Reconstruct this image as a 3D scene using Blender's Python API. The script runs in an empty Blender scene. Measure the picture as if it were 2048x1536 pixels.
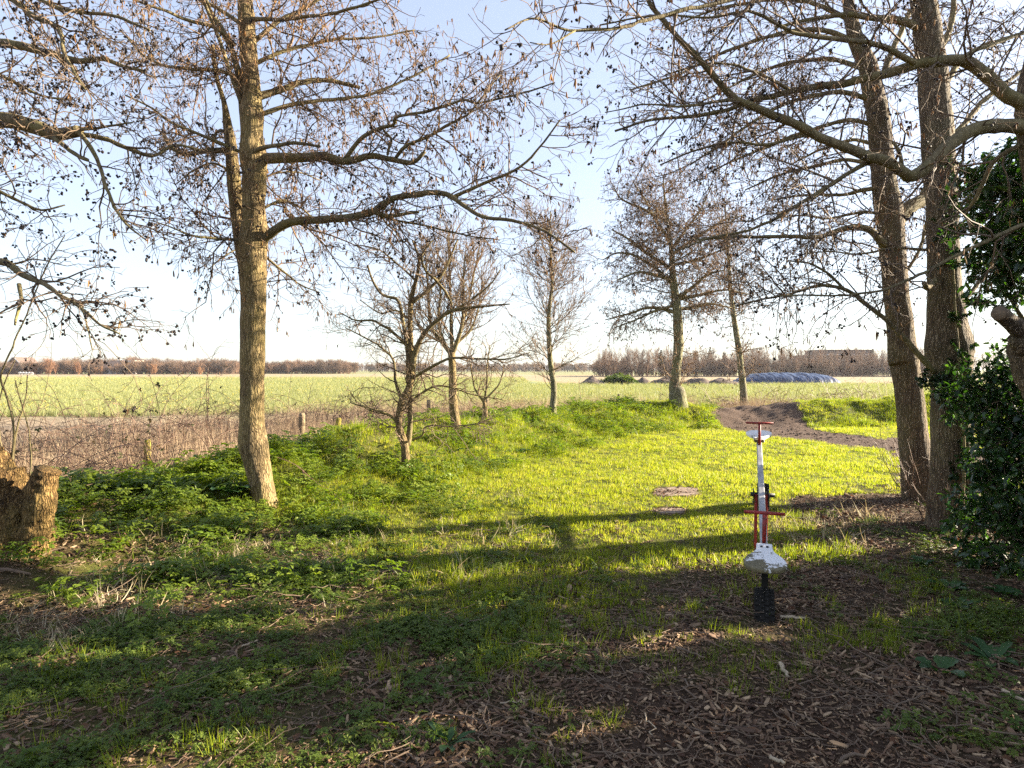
import bpy, math, random
import numpy as np
from mathutils import Vector, Euler

# ------------------------------------------------------------------ camera, sky, sun, exposure
sc = bpy.context.scene
F_PX, CAM_H, PITCH = 1300.0, 1.7, math.atan(29 / 1300.0)
HZ = 739.0
cam_d = bpy.data.cameras.new('camera')
cam = bpy.data.objects.new('camera', cam_d)
sc.collection.objects.link(cam)
cam.location = (0, 0, CAM_H)
cam.rotation_euler = (math.radians(90) - PITCH, 0, 0)
cam_d.sensor_width = 36.0
cam_d.lens = F_PX / 2048 * 36.0
cam_d.clip_start, cam_d.clip_end = 0.05, 6000
sc.camera = cam

SUN_EL = math.radians(18.5)
SUN_AZ = math.atan2(0.972, 0.235)          # clockwise from +Y
SUN = Vector((math.sin(SUN_AZ) * math.cos(SUN_EL), math.cos(SUN_AZ) * math.cos(SUN_EL), math.sin(SUN_EL)))
world = bpy.data.worlds.new('World')
sc.world = world
world.use_nodes = True
wn, wl = world.node_tree.nodes, world.node_tree.links
sky = wn.new('ShaderNodeTexSky')
sky.sky_type = 'NISHITA'
sky.sun_disc = False
sky.sun_elevation = SUN_EL
sky.sun_rotation = SUN_AZ
sky.altitude = 0
sky.air_density, sky.dust_density, sky.ozone_density = 1.0, 0.8, 3.2
wn['Background'].inputs['Strength'].default_value = 0.115
hs = wn.new('ShaderNodeHueSaturation'); hs.inputs['Saturation'].default_value = 0.86; hs.inputs['Hue'].default_value = 0.518
gm = wn.new('ShaderNodeGamma'); gm.inputs['Gamma'].default_value = 0.55      # hazy air: an even, soft sky
wl.new(sky.outputs[0], gm.inputs['Color'])
wl.new(gm.outputs[0], hs.inputs['Color'])
va = wn.new('ShaderNodeVectorMath'); va.operation = 'ADD'        # thin even veil of high cloud
wl.new(hs.outputs[0], va.inputs[0]); va.inputs[1].default_value = (.0, .0, .0)
wl.new(va.outputs[0], wn['Background'].inputs['Color'])
sun_d = bpy.data.lights.new('sun', 'SUN')
sun_d.energy, sun_d.angle, sun_d.color = 5.0, math.radians(0.5), (1.0, 0.87, 0.68)
sun = bpy.data.objects.new('sun', sun_d)
sc.collection.objects.link(sun)
sun.rotation_euler = SUN.to_track_quat('Z', 'Y').to_euler()
sun.location = (30, 5, 20)
sc.view_settings.view_transform = 'Standard'
sc.view_settings.look = 'None'
sc.view_settings.exposure = 2.42
sc.view_settings.gamma = 1.0
sc.view_settings.use_curve_mapping = False
HAZE = 0.0002
sc.render.engine = 'CYCLES'
sc.cycles.volume_bounces = 0
sc.cycles.use_denoising = False
sc.cycles.max_bounces = 6
sc.cycles.diffuse_bounces = 3
sc.cycles.transmission_bounces = 3
sc.cycles.transparent_max_bounces = 4
sc.cycles.caustics_reflective = sc.cycles.caustics_refractive = False
sc.cycles.sample_clamp_indirect = 0.6
sc.cycles.sample_clamp_direct = 0.6

# ------------------------------------------------------------------ helpers
rng = np.random.default_rng(7)
random.seed(7)
C = sc.collection
V3 = np.array
CAMP = V3([0, 0, CAM_H])
FWD = V3([0, math.cos(PITCH), -math.sin(PITCH)])
UPV = V3([0, math.sin(PITCH), math.cos(PITCH)])
RGT = V3([1.0, 0, 0])


def P(px, py, d):
    return CAMP + d * (FWD + RGT * ((px - 1024) / F_PX) + UPV * ((768 - py) / F_PX))


def proj(p):
    q = np.asarray(p) - CAMP
    d = np.maximum(q @ FWD, 0.05)
    return 1024 + F_PX * (q @ RGT) / d, 768 - F_PX * (q @ UPV) / d, d


def sstep(a, b, x):
    t = np.clip((x - a) / (b - a), 0, 1)
    return t * t * (3 - 2 * t)


def hsh(i, j, k=0, seed=0):
    n = (i.astype(np.int64) * 374761393 + j.astype(np.int64) * 668265263 + np.asarray(k).astype(np.int64) * 2147483647 + seed * 1274126177) & 0xffffffff
    n = ((n ^ (n >> 13)) * 1274126177) & 0xffffffff
    return ((n ^ (n >> 16)) & 0xffffff) / float(0xffffff)


def vn(x, y, seed=0):
    x = np.asarray(x, float); y = np.asarray(y, float)
    i, j = np.floor(x), np.floor(y)
    u, v = x - i, y - j
    u = u * u * (3 - 2 * u); v = v * v * (3 - 2 * v)
    a, b = hsh(i, j, 0, seed), hsh(i + 1, j, 0, seed)
    c, d = hsh(i, j + 1, 0, seed), hsh(i + 1, j + 1, 0, seed)
    return (a * (1 - u) + b * u) * (1 - v) + (c * (1 - u) + d * u) * v


def fbm(x, y, seed=0, o=3):
    s, a, t = 0, 1.0, 0
    for k in range(o):
        s = s + a * vn(x * 2 ** k, y * 2 ** k, seed + k * 17); t += a; a *= .5
    return s / t


def vn3(x, y, z, seed=0):
    i, j, k = np.floor(x), np.floor(y), np.floor(z)
    u, v, w = x - i, y - j, z - k
    u = u * u * (3 - 2 * u); v = v * v * (3 - 2 * v); w = w * w * (3 - 2 * w)
    r = 0
    for a in (0, 1):
        for b in (0, 1):
            for c in (0, 1):
                r = r + hsh(i + a, j + b, k + c, seed) * (u if a else 1 - u) * (v if b else 1 - v) * (w if c else 1 - w)
    return r


def unit(v):
    return v / np.maximum(np.linalg.norm(v, axis=-1, keepdims=True), 1e-9)


def mesh(name, verts, faces, smooth=False):
    me = bpy.data.meshes.new(name)
    verts = np.asarray(verts, np.float32).reshape(-1, 3)
    if isinstance(faces, np.ndarray):
        k = faces.shape[1]
        me.vertices.add(len(verts)); me.vertices.foreach_set('co', verts.ravel())
        me.loops.add(faces.size); me.loops.foreach_set('vertex_index', faces.astype(np.int32).ravel())
        me.polygons.add(len(faces))
        me.polygons.foreach_set('loop_start', np.arange(0, faces.size, k, dtype=np.int32))
        me.update(calc_edges=True)
    else:
        me.from_pydata(verts.tolist(), [], [list(f) for f in faces])
        me.update()
    if smooth:
        me.polygons.foreach_set('use_smooth', np.ones(len(me.polygons), bool))
    return me


def link(name, me, mat=None, parent=None, loc=(0, 0, 0)):
    o = bpy.data.objects.new(name, me)
    C.objects.link(o)
    o.location = loc
    if mat is not None and me is not None and not me.materials:
        me.materials.append(mat)
    if parent is not None:
        o.parent = parent
    return o


def tag(o, label=None, cat=None, group=None, kind=None):
    for k, v in (('label', label), ('category', cat), ('group', group), ('kind', kind)):
        if v:
            o[k] = v
    return o


def empty(name, loc, rot=(0, 0, 0)):
    o = bpy.data.objects.new(name, None)
    C.objects.link(o)
    o.location = loc; o.rotation_euler = rot; o.empty_display_size = .2
    return o


def copy_tree(o, parent=None):
    c = o.copy(); C.objects.link(c)
    if parent is not None:
        c.parent = parent
    for ch in list(o.children):
        copy_tree(ch, c)
    return c


class MB:
    """collects simple solids into one mesh"""
    def __init__(s): s.v, s.f = [], []

    def add(s, v, f):
        n = len(s.v); s.v += [tuple(p) for p in v]; s.f += [tuple(i + n for i in q) for q in f]; return s

    def box(s, c, size, rot=None):
        hx, hy, hz = (q / 2 for q in size)
        v = [Vector((x, y, z)) for x in (-hx, hx) for y in (-hy, hy) for z in (-hz, hz)]
        if rot is not None:
            v = [Euler(rot).to_matrix() @ p for p in v]
        v = [p + Vector(c) for p in v]
        return s.add(v, [(0, 1, 3, 2), (4, 6, 7, 5), (0, 4, 5, 1), (2, 3, 7, 6), (0, 2, 6, 4), (1, 5, 7, 3)])

    def tube(s, pts, rad, n=10, caps=True):
        v, f = tube(np.array(pts, float), np.array(rad, float), n, caps)
        return s.add(v, f)

    def prism(s, outline, axis0, depth):
        """outline: list of 3D points, extruded by vector depth"""
        n = len(outline); d = Vector(depth)
        a = [Vector(p) for p in outline]; b = [p + d for p in a]
        return s.add(a + b, [tuple(range(n))[::-1], tuple(range(n, 2 * n))] + [(i, (i + 1) % n, n + (i + 1) % n, n + i) for i in range(n)])

    def build(s, name, mat, parent=None, smooth=False, bevel=0, loc=(0, 0, 0)):
        o = link(name, mesh(name, s.v, s.f, smooth), mat, parent, loc)
        if bevel:
            m = o.modifiers.new('bevel', 'BEVEL'); m.width = bevel; m.segments = 2; m.limit_method = 'ANGLE'
        return o


def tube(pts, rad, n=8, caps=True, disp=None):
    K = len(pts)
    t = np.gradient(pts, axis=0); t = unit(t)
    ref = V3([1.0, 0, 0]) if abs(t[0, 0]) < .8 else V3([0, 1.0, 0])
    A = np.zeros_like(pts)
    a = ref - t[0] * (ref @ t[0])
    for k in range(K):
        a = a - t[k] * (a @ t[k]); a = a / np.linalg.norm(a); A[k] = a
    B = np.cross(t, A)
    th = np.linspace(0, 2 * np.pi, n, endpoint=False)
    rr = np.repeat(np.asarray(rad)[:, None], n, 1)
    if disp is not None:
        base = pts[:, None, :] + (A[:, None, :] * np.cos(th)[None, :, None] + B[:, None, :] * np.sin(th)[None, :, None]) * rr[..., None]
        rr = rr + disp(base, rr, th)
    v = pts[:, None, :] + (A[:, None, :] * np.cos(th)[None, :, None] + B[:, None, :] * np.sin(th)[None, :, None]) * rr[..., None]
    v = v.reshape(-1, 3)
    k, i = np.meshgrid(np.arange(K - 1), np.arange(n), indexing='ij')
    j = (i + 1) % n
    f = np.stack([k * n + i, k * n + j, (k + 1) * n + j, (k + 1) * n + i], -1).reshape(-1, 4)
    f = [tuple(q) for q in f.tolist()]
    if caps:
        f += [tuple(range(n))[::-1], tuple(range((K - 1) * n, K * n))]
    return v, f


def catmull(pts, m):
    pts = np.asarray(pts, float)
    if len(pts) < 3:
        u = np.linspace(0, 1, m)[:, None]
        return pts[0] * (1 - u) + pts[-1] * u
    q = np.vstack([2 * pts[0] - pts[1], pts, 2 * pts[-1] - pts[-2]])
    L = np.concatenate([[0], np.cumsum(np.linalg.norm(np.diff(pts[:, :3], axis=0), axis=1))])
    s = np.linspace(0, L[-1], m)
    i = np.clip(np.searchsorted(L, s, side='right') - 1, 0, len(pts) - 2)
    u = ((s - L[i]) / np.maximum(L[i + 1] - L[i], 1e-9))[:, None]
    p0, p1, p2, p3 = q[i], q[i + 1], q[i + 2], q[i + 3]
    return .5 * (2 * p1 + (p2 - p0) * u + (2 * p0 - 5 * p1 + 4 * p2 - p3) * u ** 2 + (3 * p1 - p0 - 3 * p2 + p3) * u ** 3)


# ------------------------------------------------------------------ materials
MATS = {}


def newmat(name):
    m = bpy.data.materials.new(name); m.use_nodes = True
    MATS[name] = m
    nt = m.node_tree
    return m, nt.nodes, nt.links, nt.nodes['Principled BSDF']


def ramp(n, stops, interp='LINEAR'):
    r = n.new('ShaderNodeValToRGB'); r.color_ramp.interpolation = interp
    e = r.color_ramp.elements
    while len(e) < len(stops):
        e.new(.5)
    for q, (p, c) in zip(e, stops):
        q.position = p; q.color = (*c, 1)
    return r


def noise(n, l, scale, detail=4, rough=.6, vec=None, mscale=None, coord='Object'):
    t = n.new('ShaderNodeTexNoise'); t.inputs['Scale'].default_value = scale
    t.inputs['Detail'].default_value = detail; t.inputs['Roughness'].default_value = rough
    if vec is None:
        tc = n.new('ShaderNodeTexCoord'); vec = tc.outputs[coord]
    if mscale:
        mp = n.new('ShaderNodeMapping'); mp.inputs['Scale'].default_value = mscale
        l.new(vec, mp.inputs['Vector']); vec = mp.outputs[0]
    l.new(vec, t.inputs['Vector'])
    return t


def mixc(n, l, fac, a, b, mode='MIX'):
    m = n.new('ShaderNodeMix'); m.data_type = 'RGBA'; m.blend_type = mode
    for sock, val in ((m.inputs['Factor'], fac), (m.inputs['A'] if False else m.inputs[6], a), (m.inputs[7], b)):
        if hasattr(val, 'is_linked'):
            l.new(val, sock)
        elif isinstance(val, (int, float)):
            sock.default_value = val
        else:
            sock.default_value = (*val, 1)
    return m.outputs[2]


def bump(n, l, h, strength, dist=.01, bs=None):
    b = n.new('ShaderNodeBump'); b.inputs['Strength'].default_value = strength; b.inputs['Distance'].default_value = dist
    l.new(h, b.inputs['Height'])
    if bs:
        l.new(b.outputs[0], bs.inputs['Normal'])
    return b


def m_plain(name, col, rough=.6, metal=0, var=.25, scale=8, bstr=.3, bdist=.004, mscale=None, spec=.3):
    m, n, l, bs = newmat(name)
    t = noise(n, l, scale, 5, .65, mscale=mscale)
    r = ramp(n, [(.25, tuple(c * (1 - var) for c in col)), (.75, tuple(min(1, c * (1 + var)) for c in col))])
    l.new(t.outputs[0], r.inputs[0]); l.new(r.outputs[0], bs.inputs['Base Color'])
    bs.inputs['Roughness'].default_value = rough; bs.inputs['Metallic'].default_value = metal
    bs.inputs['Specular IOR Level'].default_value = spec
    if bstr:
        bump(n, l, t.outputs[0], bstr, bdist, bs)
    return m


def m_bark(name, dark, mid, light, moss=None, moss_amt=.5, sc_=26, bd=.012, vor=1.0):
    m, n, l, bs = newmat(name)
    t = noise(n, l, sc_, 5, .65, mscale=(1, 1, .22))
    r = ramp(n, [(.28, dark), (.5, mid), (.75, light)])
    l.new(t.outputs[0], r.inputs[0])
    big = noise(n, l, 2.2, 3, .6)
    col = r.outputs[0]
    vo = n.new('ShaderNodeTexVoronoi'); vo.feature = 'DISTANCE_TO_EDGE'; vo.inputs['Scale'].default_value = sc_ * 1.7
    tc = n.new('ShaderNodeTexCoord'); mp = n.new('ShaderNodeMapping'); mp.inputs['Scale'].default_value = (1, 1, .13)
    wv = n.new('ShaderNodeVectorMath'); wv.operation = 'MULTIPLY_ADD'; nz = noise(n, l, 9, 3, .6)
    l.new(nz.outputs['Color'], wv.inputs[0]); wv.inputs[1].default_value = (.06, .06, .3); l.new(tc.outputs['Object'], wv.inputs[2])
    l.new(wv.outputs[0], mp.inputs['Vector']); l.new(mp.outputs[0], vo.inputs['Vector'])
    fis = ramp(n, [(.0, (1 - vor,) * 3), (.22, (1, 1, 1))]); l.new(vo.outputs['Distance'], fis.inputs[0])
    col = mixc(n, l, fis.outputs[0], tuple(c * .9 for c in dark), col)
    br = ramp(n, [(.3, (.7, .7, .7)), (.7, (1.25, 1.22, 1.15))]); l.new(big.outputs[0], br.inputs[0])
    col = mixc(n, l, 1.0, col, br.outputs[0], 'MULTIPLY')
    hsum = n.new('ShaderNodeMath'); hsum.operation = 'MULTIPLY_ADD'; l.new(fis.outputs[0], hsum.inputs[0]); hsum.inputs[1].default_value = .8; l.new(t.outputs[0], hsum.inputs[2])
    if moss:
        mr = ramp(n, [(.5 - .1 * moss_amt, (0, 0, 0)), (.72, (moss_amt,) * 3)])
        b2 = noise(n, l, 3.1, 6, .7, mscale=(1, 1, .6)); l.new(b2.outputs[0], mr.inputs[0])
        col = mixc(n, l, mr.outputs[0], col, moss)
    l.new(col, bs.inputs['Base Color'])
    bs.inputs['Roughness'].default_value = .85; bs.inputs['Specular IOR Level'].default_value = .2
    bump(n, l, hsum.outputs[0], 1.0, bd * 1.3, bs)
    return m


def m_leaf(name, cols, transl=.45, rough=.5, spec=.3, tcol=None, coat=0):
    """thin leaf: diffuse/gloss mixed with translucency; cols = ramp over a per-instance random"""
    m, n, l, bs = newmat(name)
    oi = n.new('ShaderNodeObjectInfo')
    r = ramp(n, [(i / max(1, len(cols) - 1), c) for i, c in enumerate(cols)])
    l.new(oi.outputs['Random'], r.inputs[0])
    l.new(r.outputs[0], bs.inputs['Base Color'])
    bs.inputs['Roughness'].default_value = rough; bs.inputs['Specular IOR Level'].default_value = spec
    if transl > 0:
        tr = n.new('ShaderNodeBsdfTranslucent')
        c2 = mixc(n, l, 1.0, r.outputs[0], tcol or (1.25, 1.35, .5), 'MULTIPLY')
        l.new(c2, tr.inputs['Color'])
        mx = n.new('ShaderNodeMixShader'); mx.inputs[0].default_value = transl
        l.new(bs.outputs[0], mx.inputs[1]); l.new(tr.outputs[0], mx.inputs[2])
        l.new(mx.outputs[0], n['Material Output'].inputs['Surface'])
    return m


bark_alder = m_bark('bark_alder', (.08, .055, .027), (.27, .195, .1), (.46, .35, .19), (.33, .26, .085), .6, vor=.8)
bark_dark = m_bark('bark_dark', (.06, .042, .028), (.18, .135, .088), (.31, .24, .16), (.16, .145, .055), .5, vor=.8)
bark_pale = m_bark('bark_pale', (.12, .11, .07), (.24, .22, .14), (.36, .33, .22), (.2, .2, .06), .6, 18)
bark_stump = m_bark('bark_stump', (.035, .02, .009), (.2, .12, .045), (.42, .27, .11), (.17, .14, .035), .5, 30, .03, .6)
twig_m = m_plain('twig_bark', (.13, .09, .056), .75, var=.4, scale=9, bstr=0)
twig_rust = m_plain('twig_rust', (.17, .108, .06), .75, var=.45, scale=9, bstr=0)
twig_far = m_plain('twig_far', (.13, .09, .065), .8, var=.35, scale=.5, bstr=0)
limb_m = m_bark('limb_bark', (.07, .056, .03), (.18, .145, .08), (.28, .235, .135), (.2, .175, .05), .6, 30, .005, .35)
cone_m = m_leaf('cone', [(.012, .009, .009), (.03, .02, .016), (.02, .014, .014)], 0, .6, .3)
catkin_m = m_leaf('catkin', [(.26, .13, .05), (.36, .2, .07), (.18, .09, .045), (.42, .26, .08)], .25, .7, .2, (1.2, 1, .7))
grass_m = m_leaf('lawn_blade', [(.2, .25, .016), (.28, .3, .02), (.36, .34, .04), (.17, .22, .018), (.27, .29, .02), (.42, .36, .12), (.24, .28, .02)], .58, .45, .35)
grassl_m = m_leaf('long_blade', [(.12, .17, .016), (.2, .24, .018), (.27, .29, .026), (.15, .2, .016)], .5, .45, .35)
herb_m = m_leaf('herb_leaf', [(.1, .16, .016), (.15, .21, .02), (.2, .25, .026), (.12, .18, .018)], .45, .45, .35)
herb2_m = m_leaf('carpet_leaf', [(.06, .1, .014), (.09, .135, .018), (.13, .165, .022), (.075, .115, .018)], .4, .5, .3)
dry_m = m_leaf('dry_blade', [(.42, .34, .19), (.5, .43, .28), (.34, .25, .13), (.55, .5, .36)], .3, .7, .2, (1, .95, .8))
reed_m = m_leaf('dry_stalk', [(.38, .29, .19), (.28, .19, .12), (.46, .37, .25), (.2, .125, .085)], .2, .8, .1, (1, .9, .8))
chip_m = m_leaf('wood_chip', [(.04, .022, .014), (.11, .062, .036), (.2, .12, .068), (.06, .034, .02), (.42, .29, .17), (.075, .042, .025), (.26, .165, .09), (.05, .03, .019)], 0, .75, .25)
dead_m = m_leaf('dead_leaf', [(.11, .05, .025), (.16, .085, .045), (.075, .038, .022), (.2, .12, .07)], .2, .7, .2, (1.2, .9, .6))
stick_m = m_plain('stick_bark', (.15, .105, .07), .8, var=.45, scale=14, bstr=.4)
holly_m = m_leaf('holly_leaf', [(.012, .035, .012), (.03, .06, .018), (.05, .1, .02), (.016, .04, .016), (.07, .12, .025), (.022, .05, .018)], .25, .25, .55, (1.6, 2.2, .5))
ivy_m = m_leaf('ivy_leaf', [(.014, .035, .012), (.022, .05, .016), (.035, .06, .018)], .2, .3, .5, (1.6, 2.0, .5))
dock_m = m_leaf('broad_leaf', [(.03, .075, .022), (.045, .1, .028), (.06, .12, .03)], .35, .45, .35)
daff_m = m_leaf('crop_blade', [(.2, .225, .09), (.27, .28, .12), (.33, .32, .14), (.23, .25, .13)], .35, .5, .3, (1.1, 1.15, .6))
daffy_m = m_leaf('crop_flower', [(.55, .47, .09), (.62, .54, .14), (.58, .54, .24)], .35, .6, .2, (1, 1, .7))
bramble_m = m_plain('bramble_cane', (.15, .09, .06), .6, var=.45, scale=6, bstr=0)
bramble_leaf = m_leaf('bramble_leaf', [(.06, .07, .02), (.1, .06, .03), (.05, .08, .025)], .3, .6)

# ------------------------------------------------------------------ ground
RIDGE = V3([(-9, -4, .2), (-6.6, 2, .25), (-5.4, 4.5, .28), (-4.7, 6.2, .35), (-3.95, 7.3, .43), (-3.35, 8.3, .55), (-2.8, 9.2, .63), (-2.2, 10.6, .71),
            (-.26, 14, .65), (.94, 16, .75), (3.9, 18.6, .73), (5.7, 19, .58), (6.9, 19.2, .56), (8.3, 19, .8), (11.3, 19, .88),
            (16, 18.4, .9), (24, 16.5, .85), (40, 12, .8)])


def ridge_d(x, y):
    """signed distance to the bank's crest (positive on the field side) and crest height"""
    best = np.full(x.shape, 1e9); sd = np.zeros(x.shape); hz = np.zeros(x.shape)
    for a, b in zip(RIDGE[:-1], RIDGE[1:]):
        dx, dy = b[0] - a[0], b[1] - a[1]
        L2 = dx * dx + dy * dy
        t = np.clip(((x - a[0]) * dx + (y - a[1]) * dy) / L2, 0, 1)
        qx, qy = x - (a[0] + t * dx), y - (a[1] + t * dy)
        d = np.hypot(qx, qy)
        side = np.where(dx * (y - a[1]) - dy * (x - a[0]) > 0, 1.0, -1.0)
        m = d < best
        best = np.where(m, d, best); sd = np.where(m, d * side, sd); hz = np.where(m, a[2] + t * (b[2] - a[2]), hz)
    return sd, hz


def ground(x, y):
    x = np.asarray(x, float); y = np.asarray(y, float)
    s, h = ridge_d(x, y)
    lawn = .08 * sstep(5.5, 9, y) + .1 * sstep(9.5, 16, y)
    base = lawn * (1 - sstep(-.5, 1.6, s))
    wn_, wf = 1.95 + .15 * sstep(8, 15, y), 2.2
    d = np.where(s < 0, -s / wn_, s / wf)
    prof = .5 * (1 + np.cos(np.pi * np.clip(d, 0, 1)))
    z = base + (h - base) * prof
    near = sstep(60, 25, np.hypot(x, y))
    lump = (fbm(x * 1.3, y * 1.3, 3) - .5) * .10 + (vn(x * 3.2, y * 3.2, 9) - .5) * .05
    rough_ = .4 + 3.0 * prof
    dirt = np.exp(-((x - 7.4) / 1.8) ** 2 - ((y - 17.8) / 2.2) ** 2) + .5 * np.exp(-((x - 8.5) / 3.2) ** 2 - ((y - 14) / 2.0) ** 2)
    z = z + lump * rough_ * near * (1 - .85 * np.clip(dirt, 0, 1))
    z = z + dirt * ((fbm(x * 1.6, y * 1.6, 61) - .5) * .09 + (vn(x * 5, y * 5, 62) - .5) * .05)
    # clods on the ploughed strip just beyond the fence
    strip = sstep(2.2, 3.2, s) * sstep(16, 11, s) * near
    z = z + strip * ((fbm(x * .8, y * 1.5, 31) - .5) * .3 + (vn(x * 3.3, y * 3.3, 5) - .5) * .12)
    return z


def gz(x, y):
    return float(ground(np.array([x]), np.array([y]))[0])


def hit(px, py):
    ds = np.arange(1.5, 60, .02)
    pts = P(px, py, 1.0) - CAMP
    q = CAMP[None] + ds[:, None] * pts[None]
    b = q[:, 2] - ground(q[:, 0], q[:, 1])
    i = int(np.argmax(b < 0)) if (b < 0).any() else len(ds) - 1
    return q[i], ds[i]


def poly(px, py, pts):
    """points inside a polygon in photo coordinates"""
    ins = np.zeros(px.shape, bool)
    n = len(pts); j = n - 1
    for i in range(n):
        xi, yi = pts[i]; xj, yj = pts[j]
        c = ((yi > py) != (yj > py)) & (px < (xj - xi) * (py - yi) / (yj - yi + 1e-9) + xi)
        ins ^= c; j = i
    return ins


def blobs(px, py, L):
    s = np.zeros(px.shape)
    for cx, cy, rx, ry, w in L:
        s = np.maximum(s, w * np.exp(-((px - cx) / rx) ** 2 - ((py - cy) / ry) ** 2))
    return s


LAWN = [(560, 1000), (700, 960), (880, 935), (1020, 925), (1200, 905), (1330, 880), (1470, 868), (1800, 885), (2300, 900), (2300, 1000), (1900, 985), (1800, 985),
        (1640, 1010), (1600, 1120), (1480, 1160), (1200, 1170), (950, 1230), (800, 1180), (640, 1120)]
PATH = [(1425, 808), (1580, 800), (1600, 835), (1640, 866), (1760, 876), (1960, 890), (2250, 920), (2250, 985), (1900, 950), (1830, 925), (1760, 905), (1640, 884), (1520, 870), (1470, 862), (1440, 835)]


def cover(x, y, z):
    """what grows where: weights 0..1 on the near ground"""
    px, py, d = proj(np.stack([x, y, z], -1))
    w1 = (fbm(x * 1.1, y * 1.1, 41) - .5) * 2
    w2 = (fbm(x * 1.1 + 31, y * 1.1, 43) - .5) * 2
    ppx, ppy = px + w1 * 130 * 7 / np.maximum(d, 3), py + w2 * 60 * 7 / np.maximum(d, 3)
    s, h = ridge_d(x, y)
    behind = s > .9
    path = poly(ppx * .7 + px * .3, ppy * .5 + py * .5, PATH) & (s < .6)
    lawn = poly(ppx, ppy, LAWN)
    lawn |= (y > 8.5) & (s < -1.5) & (x > -.8)
    n = fbm(x * 2.1, y * 2.1, 51)
    berm = sstep(-2.3, -1.7, s) * (1 - sstep(1.0, 1.7, s)) * (y > 6.9) * (1 - .0 * n)
    berm = np.where((x < -2.2) & (y < 8), berm * sstep(.3, .5, n), berm)
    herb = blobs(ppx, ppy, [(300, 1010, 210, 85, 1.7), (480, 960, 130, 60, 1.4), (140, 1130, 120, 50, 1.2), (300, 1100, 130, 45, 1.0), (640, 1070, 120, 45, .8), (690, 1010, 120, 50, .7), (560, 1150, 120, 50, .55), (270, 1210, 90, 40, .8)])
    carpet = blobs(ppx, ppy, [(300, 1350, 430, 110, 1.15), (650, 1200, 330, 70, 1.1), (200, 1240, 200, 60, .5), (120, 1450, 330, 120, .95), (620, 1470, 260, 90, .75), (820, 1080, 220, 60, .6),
                              (1850, 1130, 200, 70, .55), (1950, 1240, 170, 60, .5), (1960, 1480, 130, 60, .4), (950, 1300, 160, 90, .5)])
    tuft = blobs(ppx, ppy, [(1000, 1200, 260, 70, 1.0), (930, 1290, 220, 70, .8), (1280, 1190, 200, 50, .7), (1400, 1150, 150, 40, .9), (1110, 1250, 90, 40, .8), (1180, 1400, 60, 22, .8), (960, 1400, 130, 60, .5), (1550, 1275, 160, 25, .8), (1850, 1270, 170, 32, .9), (1780, 1200, 90, 40, .6), (1700, 1310, 150, 30, .6),
                            (1640, 1130, 120, 60, .7), (470, 1460, 120, 60, .7), (100, 1400, 120, 80, .5), (30, 1300, 80, 60, .7), (1600, 1080, 80, 40, .9), (780, 1330, 150, 60, .35), (1030, 1480, 90, 50, .4)])
    dry = blobs(ppx, ppy, [(430, 1120, 230, 38, 1.0), (600, 1060, 110, 28, 1.0), (150, 1210, 180, 38, 1.0), (320, 1180, 130, 28, .8), (880, 1100, 200, 60, .25), (1650, 1050, 160, 40, .4), (60, 1260, 120, 40, .7)])
    lawnw = lawn * (1 - path) * (1 - sstep(1000, 1180, ppy) * .45)
    lawnw = lawnw * ~((np.abs(px - 1352) / 48) ** 3 + (np.abs(py - 985) / 11) ** 3 < 1) * ~((np.abs(px - 1340) / 33) ** 3 + (np.abs(py - 1023) / 9) ** 3 < 1)
    lawnw = lawnw * (1 - np.clip(blobs(ppx, ppy, [(1720, 1050, 160, 45, 1.1), (1800, 960, 90, 20, .8)]), 0, 1))
    return dict(px=px, py=py, d=d, s=s, path=path.astype(float), lawn=lawnw, berm=berm * (1 - path), herb=herb * ~behind, carpet=carpet * ~behind, tuft=tuft * ~behind, dry=dry * ~behind)


def axis(lo, hi, step, lo2, hi2, g=1.13):
    a = list(np.arange(lo, hi + 1e-6, step))
    s = step; p = hi; up = []
    while p < hi2:
        s *= g; p += s; up.append(p)
    s = step; p = lo; dn = []
    while p > lo2:
        s *= g; p -= s; dn.append(p)
    return np.array(dn[::-1] + a + up)


xs = axis(-9, 14, .1, -2500, 2500)
ys = axis(1.0, 22, .1, -400, 4000)
gx, gy = np.meshgrid(xs, ys)
gzv = ground(gx.ravel(), gy.ravel())
nx, ny = len(xs), len(ys)
jj, ii = np.meshgrid(np.arange(ny - 1), np.arange(nx - 1), indexing='ij')
gf = np.stack([jj * nx + ii, jj * nx + ii + 1, (jj + 1) * nx + ii + 1, (jj + 1) * nx + ii], -1).reshape(-1, 4)
gme = mesh('ground', np.stack([gx.ravel(), gy.ravel(), gzv], -1), gf, True)
cv = cover(gx.ravel(), gy.ravel(), gzv)
colr = np.zeros((len(gzv), 4), np.float32)
nearm = (gy.ravel() > .8) & (np.hypot(gx.ravel(), gy.ravel()) < 45)
grn = np.clip(np.maximum.reduce([cv['lawn'], cv['berm'] * .95, cv['herb'] * .7, cv['carpet'] * .55, cv['tuft'] * .5]), 0, 1) * nearm
colr[:, 0] = grn
colr[:, 1] = cv['path'] * nearm
colr[:, 2] = sstep(.8, 2.6, cv['s'])           # beyond the bank: field
colr[:, 3] = 1
ca = gme.color_attributes.new('cover', 'FLOAT_COLOR', 'POINT')
ca.data.foreach_set('color', colr.ravel())

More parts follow.
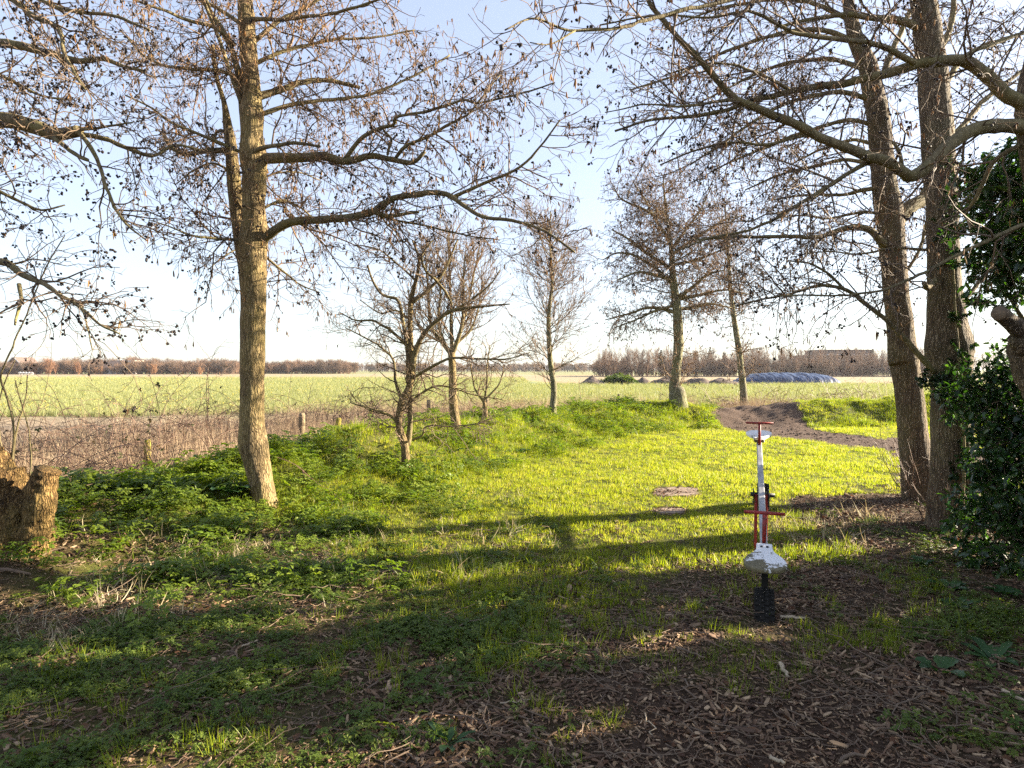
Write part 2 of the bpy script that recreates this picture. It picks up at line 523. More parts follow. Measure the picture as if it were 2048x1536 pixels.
m, n, l, bs = newmat('ground_soil')
at = n.new('ShaderNodeAttribute'); at.attribute_name = 'cover'
sep = n.new('ShaderNodeSeparateColor'); l.new(at.outputs['Color'], sep.inputs[0])
geo = n.new('ShaderNodeNewGeometry')
pos = geo.outputs['Position']
n1 = noise(n, l, 28, 6, .7, vec=pos); n2 = noise(n, l, 3, 4, .6, vec=pos)
soil = ramp(n, [(.3, (.03, .018, .011)), (.55, (.07, .044, .028)), (.8, (.13, .085, .055))]); l.new(n1.outputs[0], soil.inputs[0])
grass_c = ramp(n, [(.3, (.05, .055, .014)), (.6, (.1, .11, .018)), (.85, (.15, .15, .03))]); l.new(n1.outputs[0], grass_c.inputs[0])
path_c = ramp(n, [(.3, (.065, .044, .033)), (.6, (.115, .08, .06)), (.8, (.17, .12, .09))]); l.new(n1.outputs[0], path_c.inputs[0])
col = mixc(n, l, sep.outputs[0], soil.outputs[0], grass_c.outputs[0])
col = mixc(n, l, sep.outputs[1], col, path_c.outputs[0])
# the field: soil strip, crop, stubble, by distance from the bank
sx = n.new('ShaderNodeSeparateXYZ'); l.new(pos, sx.inputs[0])
wob = n.new('ShaderNodeMath'); wob.operation = 'MULTIPLY_ADD'
n3 = noise(n, l, .16, 3, .6, vec=pos); l.new(n3.outputs[0], wob.inputs[0]); wob.inputs[1].default_value = 7.0
rx_ = n.new('ShaderNodeMapRange'); rx_.interpolation_type = 'SMOOTHSTEP'; l.new(sx.outputs[0], rx_.inputs['Value'])
for k_, v_ in (('From Min', -3), ('From Max', 9), ('To Min', 0), ('To Max', 46)):
    rx_.inputs[k_].default_value = v_
ad_ = n.new('ShaderNodeMath'); ad_.operation = 'ADD'; l.new(sx.outputs[1], ad_.inputs[0]); l.new(rx_.outputs[0], ad_.inputs[1])
far_ = n.new('ShaderNodeMath'); far_.operation = 'GREATER_THAN'; l.new(sx.outputs[1], far_.inputs[0]); far_.inputs[1].default_value = 45
yy_ = n.new('ShaderNodeMix'); yy_.data_type = 'FLOAT'; l.new(far_.outputs[0], yy_.inputs[0]); l.new(sx.outputs[1], yy_.inputs[2]); l.new(ad_.outputs[0], yy_.inputs[3])
l.new(yy_.outputs[0], wob.inputs[2])
mr = n.new('ShaderNodeMapRange'); mr.inputs['From Min'].default_value = 0; mr.inputs['From Max'].default_value = 400
l.new(wob.outputs[0], mr.inputs['Value'])
fr = ramp(n, [(0, (.2, .145, .1)), (.05, (.27, .205, .145)), (.062, (.3, .235, .16)), (.078, (.2, .22, .1)), (.2, (.24, .27, .135)), (.29, (.25, .28, .15)), (.3, (.36, .32, .1)), (.315, (.36, .285, .175)), (.60, (.36, .285, .175)), (.66, (.26, .26, .12)), (1, (.26, .26, .12))])
l.new(mr.outputs[0], fr.inputs[0])
n4 = noise(n, l, 1.6, 6, .75, vec=pos, mscale=(.5, 1, 1))
fvar = ramp(n, [(.3, (.62, .62, .6)), (.55, (1, 1, 1)), (.8, (1.3, 1.25, 1.1))]); l.new(n4.outputs[0], fvar.inputs[0])
fcol = mixc(n, l, 1.0, fr.outputs[0], fvar.outputs[0], 'MULTIPLY')
col = mixc(n, l, sep.outputs[2], col, fcol)
l.new(col, bs.inputs['Base Color'])
bs.inputs['Roughness'].default_value = .95; bs.inputs['Specular IOR Level'].default_value = .1
bump(n, l, n1.outputs[0], .9, .03, bs)
gme.materials.append(m)
tag(link('ground', gme), kind='structure')


# ------------------------------------------------------------------ scattering
def gn_group(coll):
    g = bpy.data.node_groups.new('scatter_' + coll.name, 'GeometryNodeTree')
    g.interface.new_socket('Geometry', in_out='INPUT', socket_type='NodeSocketGeometry')
    g.interface.new_socket('Geometry', in_out='OUTPUT', socket_type='NodeSocketGeometry')
    N, L = g.nodes, g.links
    gi, go = N.new('NodeGroupInput'), N.new('NodeGroupOutput')
    ci = N.new('GeometryNodeCollectionInfo'); ci.inputs['Collection'].default_value = coll
    ci.inputs['Separate Children'].default_value = True; ci.inputs['Reset Children'].default_value = True
    ip = N.new('GeometryNodeInstanceOnPoints'); ip.inputs['Pick Instance'].default_value = True

    def att(nm, ty):
        a = N.new('GeometryNodeInputNamedAttribute'); a.data_type = ty; a.inputs['Name'].default_value = nm
        return a.outputs['Attribute']
    e = N.new('FunctionNodeEulerToRotation')
    L.new(att('rot', 'FLOAT_VECTOR'), e.inputs[0])
    L.new(gi.outputs[0], ip.inputs['Points']); L.new(ci.outputs[0], ip.inputs['Instance'])
    L.new(att('idx', 'INT'), ip.inputs['Instance Index']); L.new(e.outputs[0], ip.inputs['Rotation'])
    L.new(att('scl', 'FLOAT_VECTOR'), ip.inputs['Scale'])
    L.new(ip.outputs[0], go.inputs[0])
    return g


GRP = {}


def templates(name, meshes):
    co = bpy.data.collections.new(name)
    for i, me in enumerate(meshes):
        co.objects.link(bpy.data.objects.new('%s_%02d' % (name, i), me))
    GRP[name] = (gn_group(co), len(meshes))


def scatter(name, tmpl, pts, rot, scl, parent=None, origin=None):
    pts = np.asarray(pts, np.float32)
    if origin is not None:
        pts = pts - np.asarray(origin, np.float32)
    g, k = GRP[tmpl]
    me = bpy.data.meshes.new(name)
    N = len(pts)
    me.vertices.add(N); me.vertices.foreach_set('co', pts.astype(np.float32).ravel())
    a = me.attributes.new('rot', 'FLOAT_VECTOR', 'POINT'); a.data.foreach_set('vector', np.asarray(rot, np.float32).ravel())
    scl = np.asarray(scl, np.float32)
    if scl.ndim == 1:
        scl = np.repeat(scl[:, None], 3, 1)
    a = me.attributes.new('scl', 'FLOAT_VECTOR', 'POINT'); a.data.foreach_set('vector', scl.ravel())
    a = me.attributes.new('idx', 'INT', 'POINT'); a.data.foreach_set('value', rng.integers(0, k, N).astype(np.int32))
    o = link(name, me, None, parent)
    md = o.modifiers.new('scatter', 'NODES'); md.node_group = g
    o['kind'] = 'stuff'
    return o


def blades(nb, l0, l1, w, lean, spread, segs=2, curl=.6):
    v, f = [], []
    for _ in range(nb):
        a = random.uniform(0, 2 * math.pi); r = spread * math.sqrt(random.random())
        b = V3([r * math.cos(a), r * math.sin(a), -.004])
        az = a + random.gauss(0, .8); le = abs(random.gauss(0, lean)); L = random.uniform(l0, l1)
        h = V3([math.cos(az), math.sin(az), 0]); sd = V3([-math.sin(az + random.uniform(-.9, .9)), math.cos(az), 0])
        p = b.copy(); ang = le * .5; n0 = len(v)
        for k in range(segs + 1):
            ww = w * random.uniform(.8, 1.2) * (1 - (k / segs) ** 1.5) / 2
            if k == segs:
                v.append(p.copy())
            else:
                v += [p - sd * ww, p + sd * ww]
            ang += le * curl * 1.6 / segs
            p = p + (h * math.sin(ang) + V3([0, 0, math.cos(ang)])) * L / segs
        for k in range(segs - 1):
            f.append((n0 + 2 * k, n0 + 2 * k + 1, n0 + 2 * k + 3, n0 + 2 * k + 2))
        f.append((n0 + 2 * segs - 2, n0 + 2 * segs - 1, n0 + 2 * segs))
    return v, f


def leaflet(v, f, base, d, up, L, W, fold=.25, droop=.25):
    d = unit(V3(d)); s = unit(np.cross(d, up)); u = np.cross(s, d)
    n0 = len(v)
    mid = base + d * L * .5 - u * L * .02
    v += [base, base + d * L * .33 + s * W * .5 + u * W * fold, base + d * L * .7 + s * W * .36 + u * W * fold * .5 - u * L * droop * .3, base + d * L - u * L * droop,
          base + d * L * .7 - s * W * .36 + u * W * fold * .5 - u * L * droop * .3, base + d * L * .33 - s * W * .5 + u * W * fold, mid]
    f += [(n0, n0 + 6, n0 + 1), (n0 + 1, n0 + 6, n0 + 2), (n0 + 2, n0 + 6, n0 + 3), (n0 + 3, n0 + 6, n0 + 4), (n0 + 4, n0 + 6, n0 + 5), (n0 + 5, n0 + 6, n0)]


def herb_t(stems, h0, h1, LL, WW, spread, nleaf=(3, 5)):
    v, f = [], []
    for _ in range(stems):
        a = random.uniform(0, 6.283); r = spread * math.sqrt(random.random())
        h = random.uniform(h0, h1); le = random.uniform(.2, 1.0) * spread
        b = V3([r * .4 * math.cos(a), r * .4 * math.sin(a), 0.0]); t = V3([(r + le) * math.cos(a), (r + le) * math.sin(a), h])
        n0 = len(v); q = V3([-math.sin(a), math.cos(a), 0]) * .0015
        v += [b - q, b + q, t]; f.append((n0, n0 + 1, n0 + 2))
        k = random.randint(*nleaf); tilt = random.uniform(-.1, .5)
        for i in range(k):
            az = a + (i - (k - 1) / 2) * 1.25 + random.uniform(-.25, .25)
            d = V3([math.cos(az), math.sin(az), random.uniform(-.15, .35)])
            sz = random.uniform(.75, 1.2)
            leaflet(v, f, t + d * LL * .12, d, V3([0.15 * math.cos(a) * tilt, 0.15, 1.0]), LL * sz, WW * sz, random.uniform(.05, .3), random.uniform(.05, .4))
    return v, f


def tm(vf, mat, name='sprig'):
    me = mesh(name, vf[0], vf[1]); me.materials.append(mat); return me


templates('lawn', [tm(blades(16, .02, .05, .0045, .8, .045, 2), grass_m) for _ in range(8)])
templates('long', [tm(blades(24, .06, .16, .006, .9, .06, 3), grassl_m) for _ in range(6)])
templates('tuft', [tm(blades(26, .03, .11, .004, .7, .05, 3), grassl_m) for _ in range(5)])
templates('herb', [tm(herb_t(8, .05, .14, .04, .026, .07), herb_m) for _ in range(6)])
templates('carpet', [tm(herb_t(9, .015, .05, .022, .013, .05), herb2_m) for _ in range(6)])
templates('dry', [tm(blades(9, .06, .17, .0045, 1.3, .05, 4, 1.0), dry_m) for _ in range(6)])
templates('reed', [tm(blades(12, .25, .75, .007, .35, .12, 3, .4), reed_m) for _ in range(5)])


def chip():
    L, W, T = random.uniform(.007, .028), random.uniform(.0025, .007), random.uniform(.002, .006)
    mb = MB()
    k = random.uniform(.3, 1)
    o = [(-L, -W * k, 0), (-L * .6, -W, 0), (L * .7, -W * random.uniform(.5, 1), 0), (L, 0, 0), (L * .6, W, 0), (-L * .8, W * k, 0)]
    mb.prism(o, None, (0, 0, T))
    return mb.v, mb.f


templates('chip', [tm(chip(), chip_m) for _ in range(10)])


def deadleaf():
    v, f = [], []
    L = random.uniform(.03, .06)
    leaflet(v, f, V3([-L / 2, 0, .004]), V3([1, 0, .05]), V3([0, 0, 1.0]), L, L * .6, random.uniform(-.1, .4), random.uniform(-.2, .3))
    return v, f


templates('dead', [tm(deadleaf(), dead_m) for _ in range(6)])


def stick(L=.12):
    mb = MB(); k = 5
    p = V3([(i / k * L, random.gauss(0, .06) * L, abs(random.gauss(0, .02)) * L) for i in range(k + 1)])
    mb.tube(p, np.linspace(.0028, .0012, k + 1), 4, False)
    return mb.v, mb.f


templates('stick', [tm(stick(random.uniform(.08, .3)), stick_m) for _ in range(8)])


def sample(n, x0, x1, y0, y1):
    x = rng.uniform(x0, x1, n); y = rng.uniform(y0, y1, n)
    return x, y


def zrot(N, tilt=.15):
    return np.stack([rng.normal(0, tilt, N), rng.normal(0, tilt, N), rng.uniform(0, 6.283, N)], -1)


def inview(c, mrg=250):
    return (c['px'] > -mrg) & (c['px'] < 2048 + mrg) & (c['py'] < 1536 + mrg * 1.4) & (c['py'] > 700)


def put(name, tmpl, area, dens, wfun, smin, smax, label, cat, tilt=.15, noise_s=None, dz=0.0, zs=None):
    x0, x1, y0, y1 = area
    N = int((x1 - x0) * (y1 - y0) * dens)
    x, y = sample(N, *area)
    z = ground(x, y)
    c = cover(x, y, z)
    w = wfun(c, x, y)
    k = inview(c) & (rng.random(N) < w)
    x, y, z = x[k], y[k], z[k]
    s = rng.uniform(smin, smax, len(x))
    s = s * (.6 + .8 * vn(x * 1.9, y * 1.9, 77))
    o = scatter(name, tmpl, np.stack([x, y, z + dz], -1), zrot(len(x), tilt), s)
    tag(o, label, cat)
    return o


put('lawn_grass', 'lawn', (-5, 14, 4.5, 19), 520, lambda c, x, y: c['lawn'] * np.clip(.1 + 1.5 * fbm(x * 2.3, y * 2.3, 5), 0, 1) * np.clip(9 / c['d'], .5, 1), .8, 1.45, 'short sunlit lawn grass between the bank and the seesaw', 'grass')
put('bank_grass', 'long', (-7, 16, 6, 23), 130, lambda c, x, y: np.clip(c['berm'] * (fbm(x * 2.2, y * 2.2, 15) * 3.6 - 1.1), 0, 1), .5, 1.35, 'lush long grass on the earth bank', 'grass')
put('bank_short_grass', 'lawn', (-7, 16, 6, 23), 230, lambda c, x, y: c['berm'] * .85, 1.0, 1.9, 'shorter grass filling the earth bank', 'grass')
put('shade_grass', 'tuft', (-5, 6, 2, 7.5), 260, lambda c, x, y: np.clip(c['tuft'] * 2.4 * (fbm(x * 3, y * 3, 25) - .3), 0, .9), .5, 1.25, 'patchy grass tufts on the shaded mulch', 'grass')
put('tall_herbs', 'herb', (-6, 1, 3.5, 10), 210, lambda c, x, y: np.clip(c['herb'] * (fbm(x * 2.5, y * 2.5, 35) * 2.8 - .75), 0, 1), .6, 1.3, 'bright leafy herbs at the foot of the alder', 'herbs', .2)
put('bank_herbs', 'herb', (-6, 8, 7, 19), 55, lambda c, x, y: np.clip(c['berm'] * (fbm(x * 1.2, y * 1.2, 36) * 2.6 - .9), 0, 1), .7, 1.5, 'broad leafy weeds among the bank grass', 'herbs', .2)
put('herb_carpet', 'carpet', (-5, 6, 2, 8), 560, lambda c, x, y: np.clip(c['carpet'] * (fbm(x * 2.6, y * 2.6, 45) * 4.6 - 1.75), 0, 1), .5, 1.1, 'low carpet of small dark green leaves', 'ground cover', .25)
put('dry_grass', 'dry', (-6, 6, 3, 9), 260, lambda c, x, y: np.clip(c['dry'] * (fbm(x * 2.8, y * 2.8, 55) * 2.4 - .5), 0, 1), .6, 1.3, 'bleached curled dry grass at the foot of the bank', 'dry grass', .4)
put('bank_dry_grass', 'dry', (-6, 9, 6.5, 20), 60, lambda c, x, y: np.clip(c['berm'] * (fbm(x * 1.7, y * 1.7, 58) * 4 - 2.1), 0, 1), .6, 1.3, 'straw-coloured dead grass among the bank grass', 'dry grass', .4)
MULCH = lambda c, x, y: np.clip((1.05 - c['lawn'] - c['berm'] - .5 * c['herb']) * (c['s'] < .5) * (1 - c['path'] * .9), 0, 1)
put('wood_chips', 'chip', (-5, 6, 1.9, 9), 2000, lambda c, x, y: MULCH(c, x, y) * np.clip(5 / c['d'], .15, 1) * np.clip(.45 + blobs(c['px'], c['py'], [(1400, 1450, 700, 200, .8), (1500, 1200, 300, 150, .4)]), 0, 1), .35, 1.4, 'brown wood chip mulch covering the foreground', 'wood chips', .3, dz=.004)
put('bark_pieces', 'chip', (-5, 6, 1.9, 8), 45, lambda c, x, y: MULCH(c, x, y) * .8, 1.2, 2.2, 'larger flat pieces of bark lying in the mulch', 'bark', .35, dz=.006)
put('leaf_litter', 'dead', (-5, 6, 1.9, 9), 220, lambda c, x, y: MULCH(c, x, y) * .7, .5, 1.2, 'dead brown leaves strewn over the mulch', 'leaf litter', .4, dz=.006)
put('twig_litter', 'stick', (-5, 6, 1.9, 9.5), 75, lambda c, x, y: MULCH(c, x, y) * .9, .6, 1.5, 'thin broken twigs littering the mulch', 'twigs', .12, dz=.01)
soil_m = m_leaf('soil_clod', [(.06, .042, .032), (.1, .07, .053), (.16, .115, .088), (.08, .056, .042)], 0, .95, .1)


def clod():
    v, f = tube(V3([(0, 0, -.01), (0, 0, -.004), (0, 0, .006), (0, 0, .015), (0, 0, .019)]), V3([.008, .02, .024, .016, .005]), 7, True)
    v = v * (1 + .5 * (np.array([[random.random() for _ in range(3)] for _ in range(len(v))]) - .5)); return v, f


templates('clod', [tm(clod(), soil_m) for _ in range(5)])
put('path_clods', 'clod', (4, 16, 8, 21), 90, lambda c, x, y: c['path'] * (fbm(x * 1.5, y * 1.5, 66) * 1.6 - .3), .2, 1.1, 'crumbs of earth on the trodden dirt path', 'earth', .4, dz=.002)


def fieldw(c, x, y):
    return np.clip(sstep(1.0, 1.8, c['s']) * (.25 + .75 * sstep(6.5, 3.5, c['s'])) * sstep(14, 7, c['s']), 0, 1)


put('fence_reeds', 'reed', (-14, 14, 6, 30), 110, lambda c, x, y: fieldw(c, x, y) * np.clip(fbm(x * .8, y * .8, 65) * 2.4 - .5, 0, 1), .5, 1.1, 'dry tan stalks and dead grass along the field fence', 'dry grass', .2)

# crop field
fl = [blades(9, .16, .3, .012, .3, .07, 2, .4) for _ in range(5)]
crop_t = []
for q in range(70):
    v, f = fl[q % 5]
    me = mesh('crop', v, f); me.materials.append(daff_m); crop_t.append(me)
for q in range(3):
    v, f = list(fl[q][0]), list(fl[q][1]); nf = len(f)
    for _ in range(2):
        a = random.uniform(0, 6.28); b = V3([.05 * math.cos(a), .05 * math.sin(a), random.uniform(.24, .32)])
        n0 = len(v); r = .02
        v += [b + V3([r, 0, 0]), b + V3([0, r, 0]), b + V3([-r, 0, 0]), b + V3([0, -r, 0]), b + V3([0, 0, r * 1.2]), b - V3([0, 0, r])]
        f += [(n0, n0 + 1, n0 + 4), (n0 + 1, n0 + 2, n0 + 4), (n0 + 2, n0 + 3, n0 + 4), (n0 + 3, n0, n0 + 4), (n0 + 1, n0, n0 + 5), (n0 + 2, n0 + 1, n0 + 5), (n0 + 3, n0 + 2, n0 + 5), (n0, n0 + 3, n0 + 5)]
    me = mesh('crop', v, f); me.materials.append(daff_m); me.materials.append(daffy_m)
    mi = np.zeros(len(f), np.int32); mi[nf:] = 1
    me.polygons.foreach_set('material_index', mi); crop_t.append(me)
templates('crop', crop_t)
N = 150000
yy = 21 + 97 * rng.random(N) ** 1.5
xx = yy * rng.uniform(-.86, .86, N)
row = np.round(yy / .32) * .32 + rng.normal(0, .05, N)
yy = np.where(yy < 60, row, yy)
s_, _ = ridge_d(xx, yy)
edge = 24 + (fbm(xx * .2, xx * 0 + 3, 71) - .5) * 7
k = (s_ > 4.5) & (yy > edge) & (rng.random(N) < .35 + .8 * fbm(xx * .15, yy * .3, 81)) & ~((xx > 2) & (yy > 71))
xx, yy = xx[k], yy[k]
o = scatter('crop_field', 'crop', np.stack([xx, yy, ground(xx, yy)], -1), zrot(len(xx), .12), rng.uniform(.75, 1.2, len(xx)) * np.clip(.7 + yy / 90, .8, 2.2))
tag(o, 'flat field of young bulb plants with yellow buds', 'crop')

# ------------------------------------------------------------------ trees
def segs_mesh(name, p0, p1, r0, r1, mat, parent, origin, tip=None):
    """three-sided twigs; tip=True ends in a point"""
    p0 = p0 - origin; p1 = p1 - origin
    t = unit(p1 - p0)
    ref = np.where(np.abs(t[:, 2:3]) < .9, V3([[0, 0, 1.0]]), V3([[1.0, 0, 0]]))
    a = unit(np.cross(t, ref)); b = np.cross(t, a)
    N = len(p0)
    th = np.array([0, 2.0944, 4.18879])
    off = a[:, None, :] * np.cos(th)[None, :, None] + b[:, None, :] * np.sin(th)[None, :, None]
    v0 = p0[:, None, :] + off * r0[:, None, None]
    v1 = p1[:, None, :] + off * r1[:, None, None]
    v = np.concatenate([v0, v1], 1).reshape(-1, 3)
    base = (np.arange(N) * 6)[:, None]
    f = np.concatenate([base + np.array([[0, 1, 4, 3]]), base + np.array([[1, 2, 5, 4]]), base + np.array([[2, 0, 3, 5]])], 0)
    o = link(name, mesh(name, v, f, True), mat, parent)
    o['kind'] = 'stuff'
    return o


def grow(start, dirs, length, K, wander, trop, r0, r1, zig=0.0):
    N = len(start)
    pts = np.zeros((N, K + 1, 3)); pts[:, 0] = start
    d = unit(dirs)
    side = unit(np.cross(d, rng.normal(size=(N, 3))))
    for k in range(K):
        d = unit(d + rng.normal(size=(N, 3)) * wander + V3([0, 0, 1.0]) * trop / K + side * zig * (1 if k % 2 else -1))
        pts[:, k + 1] = pts[:, k] + d * (length / K)[:, None]
    u = np.linspace(0, 1, K + 1)[None]
    rad = r0[:, None] * (1 - u) + r1[:, None] * u
    return pts, rad


def spawn(pts, rad, per_m, tmin, ang, angsd, flat=1.0, up=0.0, tpow=1.0):
    """child start, direction, parent's t, parent's radius there"""
    N, K1, _ = pts.shape
    L = np.linalg.norm(np.diff(pts, axis=1), axis=2).sum(1)
    cnt = np.floor(L * per_m * (1 - tmin) + rng.random(N)).astype(int)
    pi = np.repeat(np.arange(N), cnt)
    t = tmin + (1 - tmin) * rng.random(len(pi)) ** tpow
    x = t * (K1 - 1); i = np.minimum(x.astype(int), K1 - 2); u = (x - i)[:, None]
    a, b = pts[pi, i], pts[pi, i + 1]
    pos_ = a * (1 - u) + b * u
    tan = unit(b - a)
    v = rng.normal(size=(len(pi), 3)); v[:, 2] *= flat; v[:, 2] += up
    v = unit(v - tan * (v * tan).sum(1, keepdims=True))
    an = np.clip(rng.normal(ang, angsd, len(pi)), .15, 1.5)[:, None]
    rr = rad[pi, i] * (1 - u[:, 0]) + rad[pi, i + 1] * u[:, 0]
    return pos_, tan * np.cos(an) + v * np.sin(an), t, rr, L[pi]


def bark_disp(amp, sc_=30.0, seed=3):
    def fn(p, r, th):
        q = p.reshape(-1, 3)
        n1 = vn3(q[:, 0] * sc_, q[:, 1] * sc_, q[:, 2] * sc_ * .16, seed)
        n2 = vn3(q[:, 0] * 6, q[:, 1] * 6, q[:, 2] * 3.5, seed + 1)
        d = (np.abs(n1 - .5) * 2 - .5) * amp + (n2 - .5) * amp * 2.2
        return d.reshape(r.shape)
    return fn


class Tree:
    def __init__(s, name, base, label, group=None, bark=bark_alder, twig=twig_m, limbm=limb_m):
        s.base = np.asarray(base, float)
        s.root = tag(empty(name, base), label, 'tree', group)
        s.bark, s.twig, s.limbm = bark, twig, limbm
        s.P, s.R = [], []          # limbs resampled for twig growth
        s.S = []                   # twig segments
        s.cone, s.catk = [], []

    def trunk(s, pts, sides=40, step=.03, amp=.006, name='trunk', mat=None, K=25, twigs=False, flare=0):
        """pts: list of world x,y,z,r"""
        pts = np.asarray(pts, float)
        L = np.linalg.norm(np.diff(pts[:, :3], axis=0), axis=1).sum()
        q = catmull(pts, max(6, int(L / step)))
        disp = bark_disp(amp, min(30, 7 / max(.05, pts[0, 3])), int(abs(pts[0, 0]) * 10) % 50) if amp else None
        rad = q[:, 3]
        v, f = tube(q[:, :3] - s.base, rad, sides, True, disp)
        o = link(name, mesh(name, v, f, True), mat or s.bark, s.root)
        if twigs:
            r = catmull(pts, K); s.P.append(r[:, :3]); s.R.append(r[:, 3])
        s.tr = q
        return o

    def limb(s, pts, sides=9, name='limb', twig=True, jitter=.012):
        pts = np.asarray(pts, float)
        L = np.linalg.norm(np.diff(pts[:, :3], axis=0), axis=1).sum()
        m_ = max(8, int(L / .06))
        q = catmull(pts, m_)
        wob = np.cumsum(rng.normal(0, jitter * .35, (m_, 3)), 0); wob -= np.linspace(0, 1, m_)[:, None] * wob[-1]
        q[:, :3] += wob * np.sin(np.linspace(0, np.pi, m_))[:, None]
        rad = np.maximum(q[:, 3], .002) * (1 + rng.normal(0, .05, m_))
        v, f = tube(q[:, :3] - s.base, rad, sides, True)
        link(name, mesh(name, v, f, True), s.limbm, s.root)
        if twig:
            i = np.linspace(0, m_ - 1, 25); j = np.minimum(i.astype(int), m_ - 2); u = (i - j)[:, None]
            s.P.append(q[j, :3] * (1 - u) + q[j + 1, :3] * u); s.R.append(np.interp(i, np.arange(m_), rad))

    def pl(s, px, d0, d1, w0, w1, **k):
        """limb traced in the photograph, with its depth"""
        n_ = len(px); u = np.linspace(0, 1, n_)
        out = []
        for (x, y), t in zip(px, u):
            d = d0 + (d1 - d0) * t
            out.append((*P(x, y, d), (w0 + (w1 - w0) * t) / 2 / F_PX * d))
        s.limb(out, **k)

    def addsegs(s, pts, rad):
        s.S.append((pts[:, :-1].reshape(-1, 3), pts[:, 1:].reshape(-1, 3), rad[:, :-1].ravel(), rad[:, 1:].ravel()))

    def rlimbs(s, n, zlo, zhi, lo, hi, el0, el1, r=.02, az=None, K=24, wander=.1, trop=.15, thin=True):
        """free limbs off the trunk between two heights"""
        z = np.sort(rng.uniform(zlo, zhi, n))
        for q in z:
            i = int(np.argmin(np.abs(s.tr[:, 2] - q)))
            a = rng.uniform(*az) if az else rng.uniform(0, 6.283); e = rng.uniform(el0, el1)
            f = 1 - .45 * (q - zlo) / max(.1, zhi - zlo)
            L = rng.uniform(lo, hi) * f
            d = V3([[math.cos(a) * math.cos(e), math.sin(a) * math.cos(e), math.sin(e)]])
            rr = min(r * rng.uniform(.7, 1.1), s.tr[i, 3] * .6)
            pts, rad = grow(s.tr[i:i + 1, :3], d, V3([L]), 9, wander, trop, V3([rr]), V3([rr * .2]))
            s.limb(np.concatenate([pts[0], rad[0][:, None]], 1), sides=6)

    def twigs(s, l1=(4, .5, 1.2), l2=(9, .2, .5), l3=(14, .06, .2), tmin=.2, droop=-.1, wander=.16, zig=.12, cones=.5, catk=.2, rmin=.0016, flat=.8, ang=(.95, .9, .85), up=0.0, csize=1.0, K=(6, 4, 2), r1=.008, r2=.004):
        Pn, Rn = np.stack(s.P), np.stack(s.R)
        a, d, t, rr, L = spawn(Pn, Rn, l1[0], tmin, ang[0], .25, flat, up)
        ln = rng.uniform(l1[1], l1[2], len(a)) * (1.1 - .5 * t)
        p1, q1 = grow(a, d, ln, K[0], wander, droop * .6 + up * .5, np.minimum(rr * .7, r1 * (.6 + ln / l1[2])), np.full(len(a), rmin), zig)
        s.addsegs(p1, q1)
        # the limb's own end goes on as a twig
        a, d, t, rr, L = spawn(p1, q1, l2[0], .1, ang[1], .25, flat, up)
        ln = rng.uniform(l2[1], l2[2], len(a)) * (1.15 - .6 * t)
        p2, q2 = grow(a, d, ln, K[1], wander * 1.2, droop, np.minimum(rr * .75, r2), np.full(len(a), rmin * .8), zig * 1.3)
        s.addsegs(p2, q2)
        if l3:
            a, d, t, rr, L = spawn(p2, q2, l3[0], .15, ang[2], .25, flat, up)
            ln = rng.uniform(l3[1], l3[2], len(a))
            p3, q3 = grow(a, d, ln, K[2], wander * 1.3, droop * 2, np.minimum(rr * .8, .003), np.full(len(a), rmin * .6), zig)
            s.addsegs(p3, q3)
            tips = np.concatenate([p3[:, -1], p2[:, -1]])
        else:
            tips = np.concatenate([p2[:, -1], p2[:, 2]])
        if cones > 0:
            k = tips[rng.random(len(tips)) < cones]
            c = np.repeat(k, rng.integers(1, 5, len(k)), 0)
            s.cone.append(c + rng.normal(0, .0075 * csize, c.shape))
        if catk > 0:
            k = tips[rng.random(len(tips)) < catk]
            c = np.repeat(k, rng.integers(1, 4, len(k)), 0)
            s.catk.append(c + rng.normal(0, .004, c.shape))
        s.csize = csize

    def finish(s, mat=None):
        S = [np.concatenate([q[i] for q in s.S]) for i in range(4)]
        segs_mesh('crown_twigs', S[0], S[1], S[2], S[3], mat or s.twig, s.root, s.base)
        cs = getattr(s, 'csize', 1)
        if s.cone:
            c = np.concatenate(s.cone)
            scatter('cones', 'cone', c, zrot(len(c), .7), rng.uniform(.7, 1.2, len(c)) * cs, s.root, s.base)
        if s.catk:
            c = np.concatenate(s.catk)
            scatter('catkins', 'catkin', c, zrot(len(c), .22), rng.uniform(.6, 1.15, len(c)) * cs, s.root, s.base)
        return len(S[0])


def spindle(L, R, n=6, z0=0, rings=((.0, .25), (.25, .9), (.55, 1), (.85, .6), (1.0, .1))):
    pts = V3([(0, 0, z0 - L * t) for t, _ in rings]); return tube(pts, V3([R * q for _, q in rings]), n, True)


templates('cone', [tm(spindle(random.uniform(.014, .019), random.uniform(.0058, .0075), 6), cone_m) for _ in range(4)])
templates('catkin', [tm(spindle(random.uniform(.028, .05), random.uniform(.0026, .0036), 5, 0, ((0, .6), (.3, 1), (.75, 1), (1, .35))), catkin_m) for _ in range(4)])


def tpx(pts, d, dd=0):
    """trunk points px,py,width -> world x,y,z,r"""
    n_ = len(pts); out = []
    for i, (x, y, w) in enumerate(pts):
        de = d + dd * i / (n_ - 1)
        out.append((*P(x, y, de), w / 2 / F_PX * de))
    return out


TOT = 0
